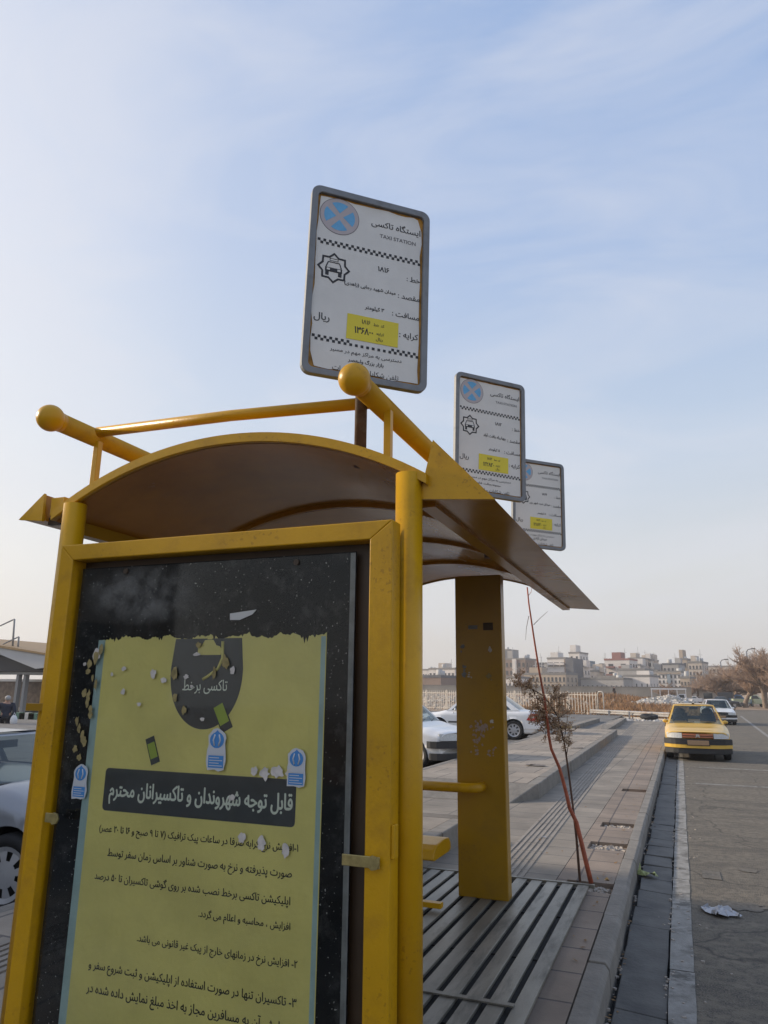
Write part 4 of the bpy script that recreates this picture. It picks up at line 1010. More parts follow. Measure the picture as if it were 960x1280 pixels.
g = car('silver grey car at the left edge, seen beside the yellow frame', (-6.17, 5.11, .0), RAD(97), SILV, L=4.1, Wd=1.68, H=1.28, gh=(-.95, -.32, 1.0, 1.55), wb=(-1.25, 1.25), wr=.29, glass=GLASS, seats=True, bumper=SILV)
b = MB(); b.b2((-.03, -.24, 1.265), (.03, -.19, 1.32)); b.build('roof_aerial', PLAST, g)
# ---- far vehicles beyond the crossing
def pickup(label, loc, rz, paint, cargo=None, cat='pickup', name='pickup_truck', canopy=None):
    t = thing(name, label, cat, loc, rz, 'pickups and vans parked on the far verge')
    b = MB(); M = Matrix(((0, 0, 1, 0), (1, 0, 0, 0), (0, 1, 0, 0), (0, 0, 0, 1)))
    b.prism([(-2.4, .45), (-2.4, .95), (-1.3, 1.08), (-.95, 1.12), (-.2, 1.12), (-.2, .45)], -.85, .85, M); b.build('body', paint, t, bevel=.05, fix=True)
    b = MB(); b.prism([(-1.25, 1.09), (-.75, 1.66), (.05, 1.70), (.2, 1.1)], -.74, .74, M); b.build('cab', paint, t, bevel=.06, fix=True)
    for s in (-1, 1):
        b = MB(); x = s * .745; b.face([(x, -1.0, 1.15), (x, -.66, 1.58), (x, -.05, 1.60), (x, .04, 1.15)]); b.build('side_window', GLASSD, t)
    b = MB(); b.face([(-.66, -1.24, 1.13), (.66, -1.24, 1.13), (.60, -.80, 1.63), (-.60, -.80, 1.63)]); b.build('windscreen', GLASSD, t)
    b = MB(); b.b2((-.84, .24, .62), (.84, 2.45, .68)); 
    for s in (-1, 1): b.b2((s * .84 - .03, .24, .68), (s * .84 + .03, 2.45, 1.12))
    b.b2((-.81, 2.40, .68), (.81, 2.45, 1.12)); b.b2((-.81, .24, .68), (.81, .29, 1.12)); b.build('load_bed', paint, t)
    if canopy:
        b = MB(); b.b2((-.84, .26, 1.13), (.84, 2.44, 2.0)); b.build('bed_cover', canopy, t, bevel=.06)
    for y in (-1.55, 1.6):
        for s in (-1, 1): wheel(t, s * .75, y, .36, .36)
    return t
def put(px, py, Y): q = at_y(px, py, Y); return q.x, q.y
GRN = mat('pale_green_paint', (.46, .52, .36), .4, coat=.3); BLU = mat('blue_paint', (.05, .13, .27), .4, coat=.3); DKC = mat('dark_car_paint', (.03, .035, .045), .3, coat=.5)
x, y = put(938, 868, 118); pickup('pale green pickup parked sideways on the far verge at right', (x, y, .03), RAD(96), GRN)
x, y = put(919, 868, 124); pickup('blue pickup with a dark covered load bed beyond the green pickup', (x, y, .03), RAD(84), BLU, canopy=DKC)
x, y = put(856, 868, 120); pickup('white pickup parked among bare trees left of the white saloon', (x, y, .03), RAD(262), WHT)
x, y = put(903, 868, 112); car('dark low car parked on the verge between the white saloon and the blue pickup', (x, y, .03), RAD(90), DKC, detail=False, group='cars on the far verge')
x, y = put(868, 868, 135); car('white car half hidden behind the rear window of the yellow taxi', (x, y, .03), RAD(75), WHT, detail=False, group='cars on the far verge')
x, y = put(836, 868, 112); 
t = thing('steel_rack', 'white open steel rack standing left of the white pickup', 'rack', (x, y, .8))
for k in range(5): b = MB(); b.b2((-2.3 + k * 1.12, -.5, 0), (-2.2 + k * 1.12, .5, 1.5)); b.build('upright', WHT, t)
b = MB(); b.b2((-2.35, -.52, 1.5), (2.35, .52, 1.68)); b.build('top', WHT, t)
x, y = put(894, 868, 140)
t = thing('kiosk', 'small pale kiosk with flat dark roof under the bare trees', 'kiosk', (x, y, .03))
b = MB(); b.b2((-2.6, -1.5, 0), (2.6, 1.5, 2.4)); b.build('wall', mat('kiosk_wall', (.42, .38, .33), .8, var=.2), t)
b = MB(); b.b2((-2.9, -1.8, 2.4), (2.9, 1.8, 2.65)); b.build('roof', mat('kiosk_roof', (.16, .13, .12), .8), t)
for k in (-1.2, 1.2): b = MB(); b.b2((k - .7, -1.53, 1.0), (k + .7, -1.502, 1.9)); b.build('window', GLASSD, t)
# motorbike parked near the verge
x, y = put(899, 868, 88)
t = thing('motorbike', 'dark motorbike standing right of the white saloon behind the taxi', 'motorbike', (x + .6, y, .0), RAD(60))
for s in (-.62, .62):
    b = MB(); b.tube([(0, s + .28 * math.cos(2 * PI * k / 18), .3 + .28 * math.sin(2 * PI * k / 18)) for k in range(19)], .05, 8); b.build('wheel', RUBB, t)
b = MB(); b.tube([(0, -.62, .3), (0, -.42, .85), (0, .1, .72), (0, .62, .3)], .05, 8); b.tube([(0, .0, .35), (0, -.35, .5)], .13, 8); b.build('frame', PLAST, t)
b = MB(); b.ball((0, -.15, .82), .16, 10, 8, (.8, 1.4, .7)); b.build('tank', DKC, t)
b = MB(); b.box((0, .35, .80), (.24, .6, .1)); b.build('saddle', PLAST, t, bevel=.03)
b = MB(); b.tube([(-.35, -.36, 1.02), (0, -.42, .98), (.35, -.36, 1.02)], .02, 6); b.build('handlebar', CHRM, t)

# ================================================================== BACKGROUND: FENCE, WALL, LOT
def gz(x, y): return -.02 + mound(x, y)
FW = mat('fence_offwhite', (.62, .57, .50), .6, var=.2, dirt=.4, dcol=(.25, .17, .11), dscale=6)
a, c = Vector((-5.77, 57.7, 0)), Vector((-31, 70.5, 0)); d = (c - a).normalized(); Ln = (c - a).length
ff = thing('picket_fence', 'long off-white metal picket fence along the far side of the parking lot', 'fence', a)
npan = int(Ln / 2.6); Rz = Matrix.Rotation(math.atan2(d.y, d.x), 3, 'Z')
for i in range(npan):
    o = d * (i * 2.6)
    b = MB()
    for k in range(10): b.box(o + d * (.14 + .26 * k) + Vector((0, 0, .93)), (.045, .03, 1.66), Rz)
    for z in (.22, 1.55): b.box(o + d * 1.3 + Vector((0, 0, z)), (2.6, .022, .05), Rz)
    b.build('panel', FW, ff)
    b = MB(); b.box(o + Vector((0, 0, .9)), (.07, .07, 1.85), Rz); b.build('post', FW if i % 5 else DRK, ff)
b = MB(); b.tube([tuple(Vector((.02, -.02, 0))), (.02, -.02, 1.6), (.12, -.05, 1.78), (.35, -.12, 1.8), (.45, -.15, 1.7), (.45, -.15, 0)], .045, 8); b.build('end_hoop', FW, ff)
# crash barrier
GALV = mat('galvanised_rail', (.42, .41, .40), .45, metal=.4, var=.2, dirt=.5, dcol=(.25, .12, .06), dscale=1.2)
pa, pb = at_y(738, 889, 58), at_y(846, 894.5, 49.5)
gr = thing('crash_barrier', 'long grey steel crash barrier beam lying across the end of the pavement', 'barrier', (0, 0, 0))
for dz, nm in ((0, 'beam'), (-.30, 'lower_beam')):
    b = MB(); p0, p1 = Vector((pa.x, pa.y, pa.z + dz)), Vector((pb.x + .6, pb.y, pb.z + dz)); dv = (p1 - p0).normalized(); up = Vector((0, 0, 1)); nn_ = Vector((dv.y, -dv.x, 0))
    prof = [(-.15, .0), (-.11, .06), (-.05, .06), (0, .0), (.05, .06), (.11, .06), (.15, 0)] if dz == 0 else [(-.05, 0), (-.05, .05), (.05, .05), (.05, 0)]
    for (h0, o0), (h1, o1) in zip(prof, prof[1:]): b.face([p0 + up * h0 + nn_ * o0, p1 + up * h0 + nn_ * o0, p1 + up * h1 + nn_ * o1, p0 + up * h1 + nn_ * o1])
    b.build(nm, GALV, gr)
for k in range(5):
    q = pa.lerp(pb, k / 4); b = MB(); b.b2((q.x - .06, q.y - .02, -.02), (q.x + .06, q.y + .1, q.z + .1)); b.build('post', GALV, gr)
# perimeter wall
wl = thing('perimeter_wall', 'long plain beige wall running behind the vacant lot below the far buildings', 'wall', (0, 131, 0))
x0, x1 = at_y(500, 860, 131).x, at_y(864, 860, 131).x; zt = at_y(700, 858.5, 131).z
part(MB().b2((x0, 131, 0), (x1, 131.3, zt)), 'wall', mat('beige_render', (.36, .325, .275), .85, var=.25, vscale=.4, dirt=.4, dcol=(.22, .2, .17), dscale=.3, stretch=(1, 1, .3)), wl)
part(MB().b2((x0, 130.94, zt), (x1, 131.36, zt + .14)), 'coping', mat('wall_coping', (.26, .24, .21), .85), wl)
# stones and scrub on the vacant lot
def stones(n, region, smin, smax, seed, m, name, zoff=0.):
    r = random.Random(seed); b = MB()
    for i in range(n):
        x, y = region(r); z = gz(x, y) if y > 52 else .0; s = smin + (smax - smin) * r.random() ** 2.5
        vs = [Vector((r.uniform(-1, 1), r.uniform(-1, 1), r.uniform(-.7, .8))).normalized() * s * r.uniform(.7, 1.2) for _ in range(6)]
        vs = [Vector((s * r.uniform(.7, 1.2), 0, 0)), Vector((0, s * r.uniform(.7, 1.2), 0)), Vector((-s * r.uniform(.7, 1.2), 0, 0)), Vector((0, -s * r.uniform(.7, 1.2), 0)), Vector((r.uniform(-.3, .3) * s, 0, s * r.uniform(.5, .9))), Vector((0, 0, -s * .4))]
        Rr = Matrix.Rotation(r.uniform(0, 6.3), 3, 'Z') @ Matrix.Rotation(r.uniform(-.6, .6), 3, 'X')
        zz = z + zoff_fn(x, y) if callable(zoff) else z + zoff
        b.add([Rr @ v + Vector((x, y, zz)) for v in vs], [(0, 1, 4), (1, 2, 4), (2, 3, 4), (3, 0, 4), (1, 0, 5), (2, 1, 5), (3, 2, 5), (0, 3, 5)])
    o = b.build(name, m); o['kind'] = 'stuff'; return o
STN = mat('pale_stone', (.42, .37, .31), .9, var=.4, vscale=.8)
STW = mat('white_rubble', (.50, .48, .45), .9, var=.35, vscale=1.5)
stones(2600, lambda r: (r.uniform(-34, -7), r.uniform(62, 96)), .06, .42, 1, STN, 'stone_rubble')
stones(200, lambda r: (r.gauss(-1.5, 1.1), r.gauss(50.2, .8)), .05, .28, 2, STW, 'broken_concrete')
hx, hy = put(838, 870, 92)
b = MB(); r = random.Random(4)
for i in range(900):
    a = r.uniform(0, 2 * PI); q = r.random() ** .6; x, y = hx + 4.2 * q * math.cos(a), hy + 2.5 * q * math.sin(a); z = gz(x, y) + 1.25 * (1 - q) ** .8 * r.uniform(.75, 1.05); s = r.uniform(.08, .34)
    Rr = Matrix.Rotation(r.uniform(0, 6.3), 3, 'Z') @ Matrix.Rotation(r.uniform(-.9, .9), 3, 'X'); b.box((x, y, z), (s * 2 * r.uniform(.5, 1.2), s * 1.6, s * r.uniform(.5, 1.3)), Rr)
tag(b.build('rubble_heap', STW), 'heap of whitish rubble on brown scrub behind the yellow taxi', 'rubble heap')
SCR = mat('dry_scrub', (.27, .135, .06), .9, var=.45, vscale=.7, col2=(.33, .21, .11))
b = MB(); r = random.Random(6)
for i in range(5200):
    x = r.uniform(-14, 2.2); y = r.uniform(58, 122) if r.random() < .8 else r.uniform(56, 70); z = gz(x, y); h = r.uniform(.15, .55) * (1.3 if math.sin(x * .9) * math.cos(y * .4) > 0 else .7)
    for k in range(4):
        a = r.uniform(0, 6.3); t = Vector((math.cos(a), math.sin(a), 0)); p = Vector((x, y, z)) + t * r.uniform(0, .25)
        b.face([p, p + t * .12 + Vector((-t.y * .06, t.x * .06, 0)), p + t * h * .7 + Vector((0, 0, h))])
o = b.build('dry_scrub', SCR); o['kind'] = 'stuff'
# discarded tyre
q = at_z(812, 900, .05)
b = MB(); n = 28; m_ = 10; vs = []
for k in range(n):
    for i in range(m_): a, e = 2 * PI * k / n, 2 * PI * i / m_; vs.append(((.42 + .15 * math.cos(e)) * math.cos(a), (.42 + .15 * math.cos(e)) * math.sin(a), .13 + .13 * math.sin(e)))
b.add(vs, [(k * m_ + i, ((k + 1) % n) * m_ + i, ((k + 1) % n) * m_ + (i + 1) % m_, k * m_ + (i + 1) % m_) for k in range(n) for i in range(m_)], True)
o = b.build('discarded_tyre', RUBB); o.location = (q.x, q.y - .5, .14); o.rotation_euler = (.12, 0, 0); tag(o, 'old black tyre lying at the end of the pavement before the barrier', 'tyre')

# ================================================================== FAR BUILDINGS
WIN = mat('far_window', (.06, .065, .07), .25)
def BM(name, c): return mat('render_' + name, c, .85, var=.16, vscale=.25, dirt=.3, dcol=tuple(k * .7 for k in c), dscale=.15)
def building(label, px0, px1, pyt, Y, m, floors=0, cols=0, depth=12., wr=(.5, .5), roofm=None, rows=None, z0=.0, boxes=(), side=True, penthouse=None, cat='building', name='apartment_building', pyb=None):
    A, B = at_y(px0, pyt, Y), at_y(px1, pyt, Y); H_ = A.z; wd = B.x - A.x
    t = thing(name, label, cat, (A.x, Y, 0), RAD(-14)); depth *= .7; wd /= math.cos(RAD(14))
    b = MB(); b.b2((0, 0, 0), (wd, depth, H_)); b.build('wall', m, t)
    rb = random.Random(label)
    for i in range(rb.randint(1, 3)):        # tanks, stair heads and aerials on the roof
        x, y = wd * rb.uniform(.1, .9), depth * rb.uniform(.2, .8); k = rb.random()
        b = MB()
        if k < .4: b.tube([(x, y, H_), (x, y, H_ + rb.uniform(1.2, 2.0))], rb.uniform(.5, .8), 10); b.build('water_tank', TANK, t)
        elif k < .7: w_ = rb.uniform(.9, 1.8); b.b2((x - w_, y - w_, H_ + .003), (x + w_, y + w_, H_ + rb.uniform(1.5, 2.6))); b.build('stair_head', m, t)
        else: b.tube([(x, y, H_), (x, y, H_ + rb.uniform(3, 5))], .09, 5); b.box((x, y, H_ + 2.6), (1.4, .1, .1)); b.build('aerial', TANK, t)
    rm = roofm or mat('roof_edge', (.22, .21, .2), .85)
    b = MB()
    for q0, q1 in (((-.12, -.12), (wd + .12, .18)), ((-.12, depth - .18), (wd + .12, depth + .12)), ((-.12, .18), (.18, depth - .18)), ((wd - .18, .18), (wd + .12, depth - .18))): b.b2((q0[0], q0[1], H_), (q1[0], q1[1], H_ + .55))
    rf = b.build('parapet', rm, t)
    if penthouse:
        f0, f1, hh, pm = penthouse; b = MB(); b.b2((wd * f0, depth * .15, H_ + .002), (wd * f1, depth * .7, H_ + hh)); b.build('roof_hut', pm, t)
    if floors:
        zb = (at_y(px0, pyb, Y).z if pyb else 1.5); fh = (H_ - .3 - zb) / floors; cw = wd / cols
        me = None
        def addwin(M, w, h):
            nonlocal me
            if me is None:
                bb = MB(); bb.b2((-w / 2, -.06, -h / 2), (w / 2, -.002, h / 2)); me = bb.mesh('window'); me.materials.append(WIN)
                bb = MB(); bb.b2((-w / 2 - .1, -.16, -h / 2 - .14), (w / 2 + .1, -.004, -h / 2)); addwin.sill = bb.mesh('sill'); addwin.sill.materials.append(rm)
            o = bpy.data.objects.new('window', me); C.objects.link(o); o.parent = t; o.matrix_local = M
            s = bpy.data.objects.new('sill', addwin.sill); C.objects.link(s); s.parent = o
        for f in range(floors):
            for k in range(cols): addwin(Matrix.Translation(((k + .5) * cw, 0, zb + (f + .5) * fh)), cw * wr[0], fh * wr[1])
            if side:
                for k in range(3): addwin(Matrix.Translation((wd, depth * (k + .5) / 3, zb + (f + .5) * fh)) @ Matrix.Rotation(PI / 2, 4, 'Z'), cw * wr[0], fh * wr[1])
    for (nm, bx, mm) in boxes:
        b = MB(); b.b2((bx[0] * wd, bx[1], bx[2] * H_), (bx[3] * wd, bx[4], bx[5] * H_)); b.build(nm, mm, t)
    return t
WH, BE, GY_, TAN, BRK, SL, REDT, BLG = BM('white', (.68, .64, .60)), BM('beige', (.54, .47, .40)), BM('grey', (.38, .365, .35)), BM('tan', (.44, .36, .28)), BM('brown_brick', (.26, .19, .155)), BM('slate', (.13, .135, .15)), BM('red_trim', (.30, .14, .12)), BM('blue_grey', (.25, .30, .34))
TANK = mat('roof_tank', (.45, .45, .44), .6)
building('low pale block far away at the left of the pillar', 536, 571, 837, 240, WH, 2, 7, penthouse=(.3, .55, 2.2, BE))
building('dark brown shed with low roof left of the pillar behind the fence', 526, 553, 847, 155, BRK, 0, 0, roofm=SL, name='shed', depth=16)
building('tan low house between the dark shed and the pillar', 553.5, 592, 848, 165, TAN, 1, 7, wr=(.4, .4))
building('slim dark tower block just right of the pillar, tallest there', 628, 636.5, 813, 330, SL, 0, 0, depth=14)
building('brown brick apartment block with pale middle bay right of the pillar', 631, 658, 825, 235, BRK, 4, 5, boxes=[('pale_bay', (.38, -.4, .1, .58, -.01, 1.02), WH)], penthouse=(.05, .3, 3, GY_))
building('low dark grey block between the brick block and the grey slab', 657, 676, 836, 270, SL, 2, 4)
building('plain grey slab block left of the white apartment block', 672, 690, 830, 285, GY_, 3, 3)
building('white apartment block with long balconies and a dark slate stair wall', 684, 708, 824, 240, WH, 4, 3, wr=(.75, .45), boxes=[('balcony', (.05, -1.1, .48, .95, -.02, .54), WH), ('balcony', (.05, -1.1, .66, .95, -.02, .72), WH), ('balcony', (.05, -1.1, .84, .95, -.02, .90), WH), ('stair_wall', (1.004, -.6, 0, 1.42, 8, 1.01), SL), ('edge_pier', (.94, -.5, 0, 1.0, -.01, 1.0), BRK)], penthouse=(.1, .5, 2.2, WH), side=False)
building('tall white block with windows at its right edge, behind the slate stair wall', 711, 724.5, 817, 262, WH, 6, 2, wr=(.35, .4), penthouse=(.0, .55, 3.0, WH))
building('long low tan brick building with rows of arched windows before the white block', 655, 709, 843.5, 200, TAN, 2, 11, wr=(.45, .6), pyb=862, side=True)
building('pale house end with white gable left of the blue grey block', 724, 730, 834, 250, WH, 3, 1, wr=(.4, .4))
building('blue grey rendered block between two white buildings', 729, 743, 835, 262, BLG, 3, 3, wr=(.6, .4), penthouse=(.2, .5, 2.5, GY_))
building('small cream block with dark windows left of the red trimmed building', 743, 757, 836, 268, BE, 3, 3)
building('broad pale building with dark red roof trim and red roof hut', 755.5, 787, 825.5, 250, WH, 4, 2, wr=(.38, .35), roofm=REDT, penthouse=(.26, .62, 2.6, REDT), boxes=[('balcony', (.08, -1.2, .80, .42, -.02, .84), REDT), ('balcony', (.60, -1.2, .80, .92, -.02, .84), REDT), ('balcony', (.08, -1.2, .60, .42, -.02, .64), REDT)])
building('beige stepped apartment block right of the red trimmed building', 785, 803, 824, 275, BE, 5, 4, penthouse=(.1, .5, 2.2, BE))
building('taller beige block with flat top behind the blank grey wall', 800, 815, 826, 282, BE, 5, 3, penthouse=(.4, .8, 2.6, WH))
building('blank grey concrete building with no windows', 772, 806, 838, 228, GY_, 0, 0)
building('long low pale wall house in front of the blank grey building', 779, 812, 846, 210, WH, 1, 5, wr=(.2, .3), name='low_house')
building('long low grey block below the cream and blue grey blocks', 726, 780, 849.5, 205, GY_, 1, 9, wr=(.3, .3), name='low_house')
building('small grey apartment block left of the white four storey house', 806, 822, 839, 262, GY_, 3, 3)
building('white four storey house with rows of small dark windows and cornice', 821.5, 851, 841, 225, WH, 4, 6, wr=(.42, .5), boxes=[('cornice', (-.02, -.5, .965, 1.02, -.13, 1.0), TAN), ('stair_bay', (.42, -.35, .05, .56, -.01, .95), BLG)])
building('grey block with dark flat roof rising behind the white four storey house', 828, 848, 831, 262, GY_, 3, 4, roofm=SL)
fin = building('narrow tan tower house with a slender rooftop finial', 847, 858.5, 825, 272, TAN, 4, 2, penthouse=(.1, .5, 3.5, TAN))
b = MB(); b.tube([(1.2, 4, at_y(850, 825, 272).z + 3.4), (1.2, 4, at_y(850, 817, 272).z + 1.5)], [.5, .15], 8); b.build('finial', TAN, fin)
building('beige apartment block right of the narrow tower, before the trees', 860, 877, 829, 245, BE, 5, 4, wr=(.45, .5), penthouse=(.15, .5, 2.3, BE))
building('faint low beige block behind the bare trees', 877, 912, 834, 320, BE, 4, 8)
for lab, a_, c_, tp, Y_, m_, f_, k_ in (
    ('small pale house with two windows below the brown brick block', 630, 650, 848, 190, WH, 1, 4), ('grey narrow block right of the tall white block', 722, 728, 826, 290, GY_, 4, 1),
    ('pale upper block peeping over the long tan building', 664, 678, 838, 300, WH, 2, 3), ('beige house between the blue grey and cream blocks', 738, 746, 840, 240, BE, 2, 2),
    ('pale narrow block left of the broad red trimmed building', 749, 756, 831, 300, WH, 4, 2), ('white stepped block rising over the blank grey building', 790, 800, 832, 262, WH, 3, 2),
    ('grey brown block closing the gap left of the white four storey house', 813, 822, 845, 240, TAN, 2, 2), ('pale back block between the four storey house and the finial tower', 836, 846, 834, 290, WH, 3, 3),
    ('low tan house at the foot of the finial tower', 850, 862, 848, 210, TAN, 2, 3), ('grey low house at the left foot of the red trimmed building', 744, 772, 847, 222, GY_, 1, 6),
    ('distant pale block left edge of the skyline beside the yellow post', 528, 538, 838, 270, WH, 2, 3), ('distant beige block touching the left side of the pillar', 560, 580, 840, 280, BE, 2, 5)):
    building(lab, a_, c_, tp, Y_, m_, f_, k_, wr=(.42, .42), depth=9)
# ================================================================== STREET LAMPS, TREES
def pole(label, px, pyt, Y):
    q = at_y(px, pyt, Y); t = thing('street_lamp', label, 'street lamp', (q.x, Y, 0), 0, 'street lamps behind the trees')
    b = MB(); b.tube([(0, 0, 0), (0, 0, q.z)], [.16, .09], 8); b.build('pole', GREYF, t)
    b = MB(); b.tube([(0, 0, q.z - .1), (.25, 0, q.z + .25), (.7, 0, q.z + .35)], .06, 6); b.box((.95, 0, q.z + .36), (.6, .24, .14)); b.build('lamp_head', PLAST, t)
pole('street lamp rising between the beige block and the largest bare tree', 900.5, 827, 135)
pole('street lamp standing inside the crown of the largest bare tree', 933, 814, 125)
BARK = mat('tree_bark', (.24, .185, .145), .9, var=.3); TWIG = mat('bare_twigs', (.40, .285, .21), .9, var=.35, vscale=.6)
def bare_tree(seed, Ht, spread, twigs):
    r = random.Random(seed); tr = MB(); cr = MB(); tips = []
    def branch(p, d, ln, rad, lv):
        n = 4; P = [p]
        for i in range(n): d = (d + Vector((r.gauss(0, .13), r.gauss(0, .13), r.gauss(.03, .08)))).normalized(); P.append(P[-1] + d * ln / n)
        (tr if lv < 2 else cr).tube(P, [lerp(rad, rad * .5, i / n) for i in range(n + 1)], 6 if lv < 2 else 3, cap=False)
        if lv >= 4: return
        k = (6, 6, 7, 7)[lv]
        for i in range(k):
            f = r.uniform(.35, 1) if lv else r.uniform(.5, 1); q = P[min(n, int(f * n))]
            a = r.uniform(0, 6.3); o = Vector((math.cos(a), math.sin(a), r.uniform(-.1, .7)))
            branch(q, (d * .7 + o * spread).normalized(), ln * r.uniform(.5, .72), rad * .5, lv + 1)
        branch(P[-1], d, ln * .6, rad * .5, lv + 1)
    branch(Vector((0, 0, 0)), Vector((0, 0, 1)), Ht * .27, Ht * .024, 0)
    return tr, cr
TREES = []
for k, (h, s) in enumerate(((9., .75), (8., .9), (9., .6))):
    tr, cr = bare_tree(30 + k, h, s, 0); TREES.append((tr.mesh('trunk'), cr.mesh('crown'), h))
    print('tree', k, len(cr.f), max(v[2] for v in cr.v))
    TREES[-1] = (TREES[-1][0], TREES[-1][1], max(v[2] for v in cr.v))
def tree(label, px, pyt, Y, k, rz, wscale=1., m=TWIG):
    q = at_y(px, pyt, Y); t = thing('bare_tree', label, 'tree', (q.x, Y, 0), rz, 'bare winter trees beyond the crossing')
    s = q.z / TREES[k][2]
    for nm, me, mm in (('trunk', TREES[k][0], BARK), ('crown', TREES[k][1], m)):
        o = link(nm, me, mm, t); o.scale = (s * wscale, s * wscale, s)
tree('largest bare tree, tall twiggy crown at the right edge of the picture', 948, 803, 108, 0, 1., 1.15)
tree('bare tree with leaning crown cut by the right edge of the picture', 975, 812, 104, 1, 2.2, 1.1)
tree('low spreading bare tree just left of the largest one', 926, 826, 112, 2, .4, 1.3)
tree('bare tree behind the small pale kiosk', 905, 833, 150, 1, 3.1, 1.4)
tree('small bare tree standing left of the kiosk', 886, 838, 146, 2, 4., 1.5)
tree('lowest bare bush-like tree beside the end of the beige wall', 868, 845, 140, 1, 5., 1.5)
tree('brown bare tree between the kiosk and the blue pickup', 917, 836, 140, 0, 2., 1.3)
tree('broad bare tree filling the gap behind the blue pickup', 932, 822, 128, 1, .9, 1.5)
tree('twiggy bare tree rising behind the white saloon on the road', 895, 834, 128, 0, 3.3, 1.6)
tree('slim bare tree between the two street lamps', 914, 824, 135, 2, 5.2, 1.2)
tree('bare tree right behind the pale green pickup', 950, 818, 132, 0, 4.4, 1.5)
tree('dense bare tree at the right edge behind the largest one', 965, 806, 126, 2, 1.7, 1.5)
tree('bushy bare tree low behind the kiosk roof', 900, 842, 160, 0, 2.9, 1.9)
tree('bare tree behind the dark car on the verge', 909, 836, 128, 1, 1.2, 1.6)
tree('small reddish bare tree in front of the beige wall', 828, 852, 118, 2, 1., 1.6)

# ================================================================== SAPLING BY THE GRATE
SB = mat('red_bark', (.42, .105, .05), .6, var=.35, vscale=20); SB2 = mat('dark_bark', (.13, .075, .05), .8, var=.3); DRYL = mat('dry_leaves', (.42, .26, .155), .8, var=.45, vscale=12, col2=(.55, .42, .28))
sp = thing('dry_sapling', 'thin leaning sapling with red bark and dry brown foliage beside the floor grate', 'sapling', (-.84, 6.6, .10))
YS = 6.6
def sap_path(pts, r0, r1, m, name):
    P = [at_y(px, py, YS + dy) for px, py, dy in pts]; n = len(P)
    return part(MB().tube(P, [lerp(r0, r1, i / (n - 1)) for i in range(n)], 8), name, m, sp)
sap_path([(739, 1104, 0), (731.5, 1073, 0), (726, 1050, .01), (720.6, 1028, .01), (712, 1010, 0), (708, 992, 0), (703, 973, .01), (699, 959, 0), (689, 936, -.01), (686, 920, 0), (685, 907, 0), (680, 870, .01), (674, 839, 0), (667.5, 798, 0), (661, 754, .0), (659, 734, 0)], .020, .006, SB, 'stem')
sap_path([(725, 1102, .03), (720.6, 1048, .03), (716, 1007, .04), (710.6, 964, .05), (705, 926, .06), (697, 895, .07), (680, 870, .08), (664, 861, .08), (649, 854, .08)], .011, .004, SB2, 'stem')
sap_path([(667, 781, 0), (676, 772, .02), (685, 764, .04)], .003, .0012, SB2, 'twig')
sap_path([(661, 770, 0), (658, 785, .02), (657, 800, .03)], .003, .0012, SB2, 'twig'); sap_path([(660, 745, 0), (664, 740, .02), (665, 733, .03)], .003, .0012, SB, 'twig')
r = random.Random(14); fb = MB(); tw = MB()
def spray(p, d, ln, n):
    q = p + d * ln; tw.tube([p, p.lerp(q, .5) + Vector((0, 0, -.01)), q], [.0028, .002, .001], 4)
    for i in range(n):
        t = r.uniform(.25, 1.05); c = p.lerp(q, t) + Vector((r.gauss(0, .011), r.gauss(0, .011), r.gauss(0, .012)))
        u = Vector((r.gauss(0, 1), r.gauss(0, 1), r.gauss(-.3, 1))).normalized(); v = u.orthogonal().normalized(); s = r.uniform(.008, .0165)
        fb.face([c - v * s * .35, c + u * s, c + v * s * .35, c - u * s * .5])
for (px, py, n, sd) in ((658, 853, 11, .06), (668, 858, 11, .06), (678, 872, 12, .07), (682, 888, 13, .07), (690, 895, 13, .08), (699, 872, 10, .06), (707, 868, 9, .05), (711, 882, 9, .06), (703, 896, 12, .07), (707, 912, 13, .07), (714, 925, 10, .06), (692, 910, 10, .06), (718, 905, 8, .05), (681, 905, 8, .05)):
    base = at_y(px - 9, py, YS + .06)
    for k in range(n):
        d = Vector((r.gauss(0, 1), r.gauss(0, .8), r.gauss(.25, .9))).normalized(); spray(base + Vector((r.gauss(0, .025), r.gauss(0, .03), r.gauss(0, .03))), d, r.uniform(.05, .15) * sd / .08, 34)
for p0, p1 in (((705, 926), (709, 876)), ((697, 895), (698, 866)), ((683, 873), (668, 866)), ((697, 895), (672, 884)), ((708, 945), (711, 905))):
    tw.tube([at_y(*p0, YS + .05), at_y((p0[0] + p1[0]) / 2 + 2, (p0[1] + p1[1]) / 2, YS + .07), at_y(*p1, YS + .06)], [.004, .003, .0015], 5)
part(tw, 'twigs', SB2, sp); part(fb, 'dry_foliage', DRYL, sp)

# ================================================================== PEOPLE
def skin_fig(joints, edges, root, parent, m, name, sub=2):
    names = list(joints); me = bpy.data.meshes.new(name); me.from_pydata([joints[k][:3] for k in names], [(names.index(a), names.index(b)) for a, b in edges], []); 
    o = bpy.data.objects.new(name, me); C.objects.link(o)
    sk = o.modifiers.new('skin', 'SKIN'); sk.use_smooth_shade = True; o.modifiers.new('sub', 'SUBSURF').levels = sub; o.modifiers['sub'].render_levels = sub
    if not me.skin_vertices: me.attributes.new if False else None
    bm = bmesh.new(); bm.from_mesh(me); ly = bm.verts.layers.skin.verify()
    bm.verts.ensure_lookup_table()
    for i, k in enumerate(names):
        rr = joints[k][3]; bm.verts[i][ly].radius = (rr if isinstance(rr, tuple) else (rr, rr)); bm.verts[i][ly].use_root = (k == root)
    bm.to_mesh(me); bm.free()
    dg = bpy.context.evaluated_depsgraph_get(); m2 = bpy.data.meshes.new_from_object(o.evaluated_get(dg)); bpy.data.objects.remove(o)
    m2.polygons.foreach_set('use_smooth', [True] * len(m2.polygons)); return link(name, m2, m, parent)
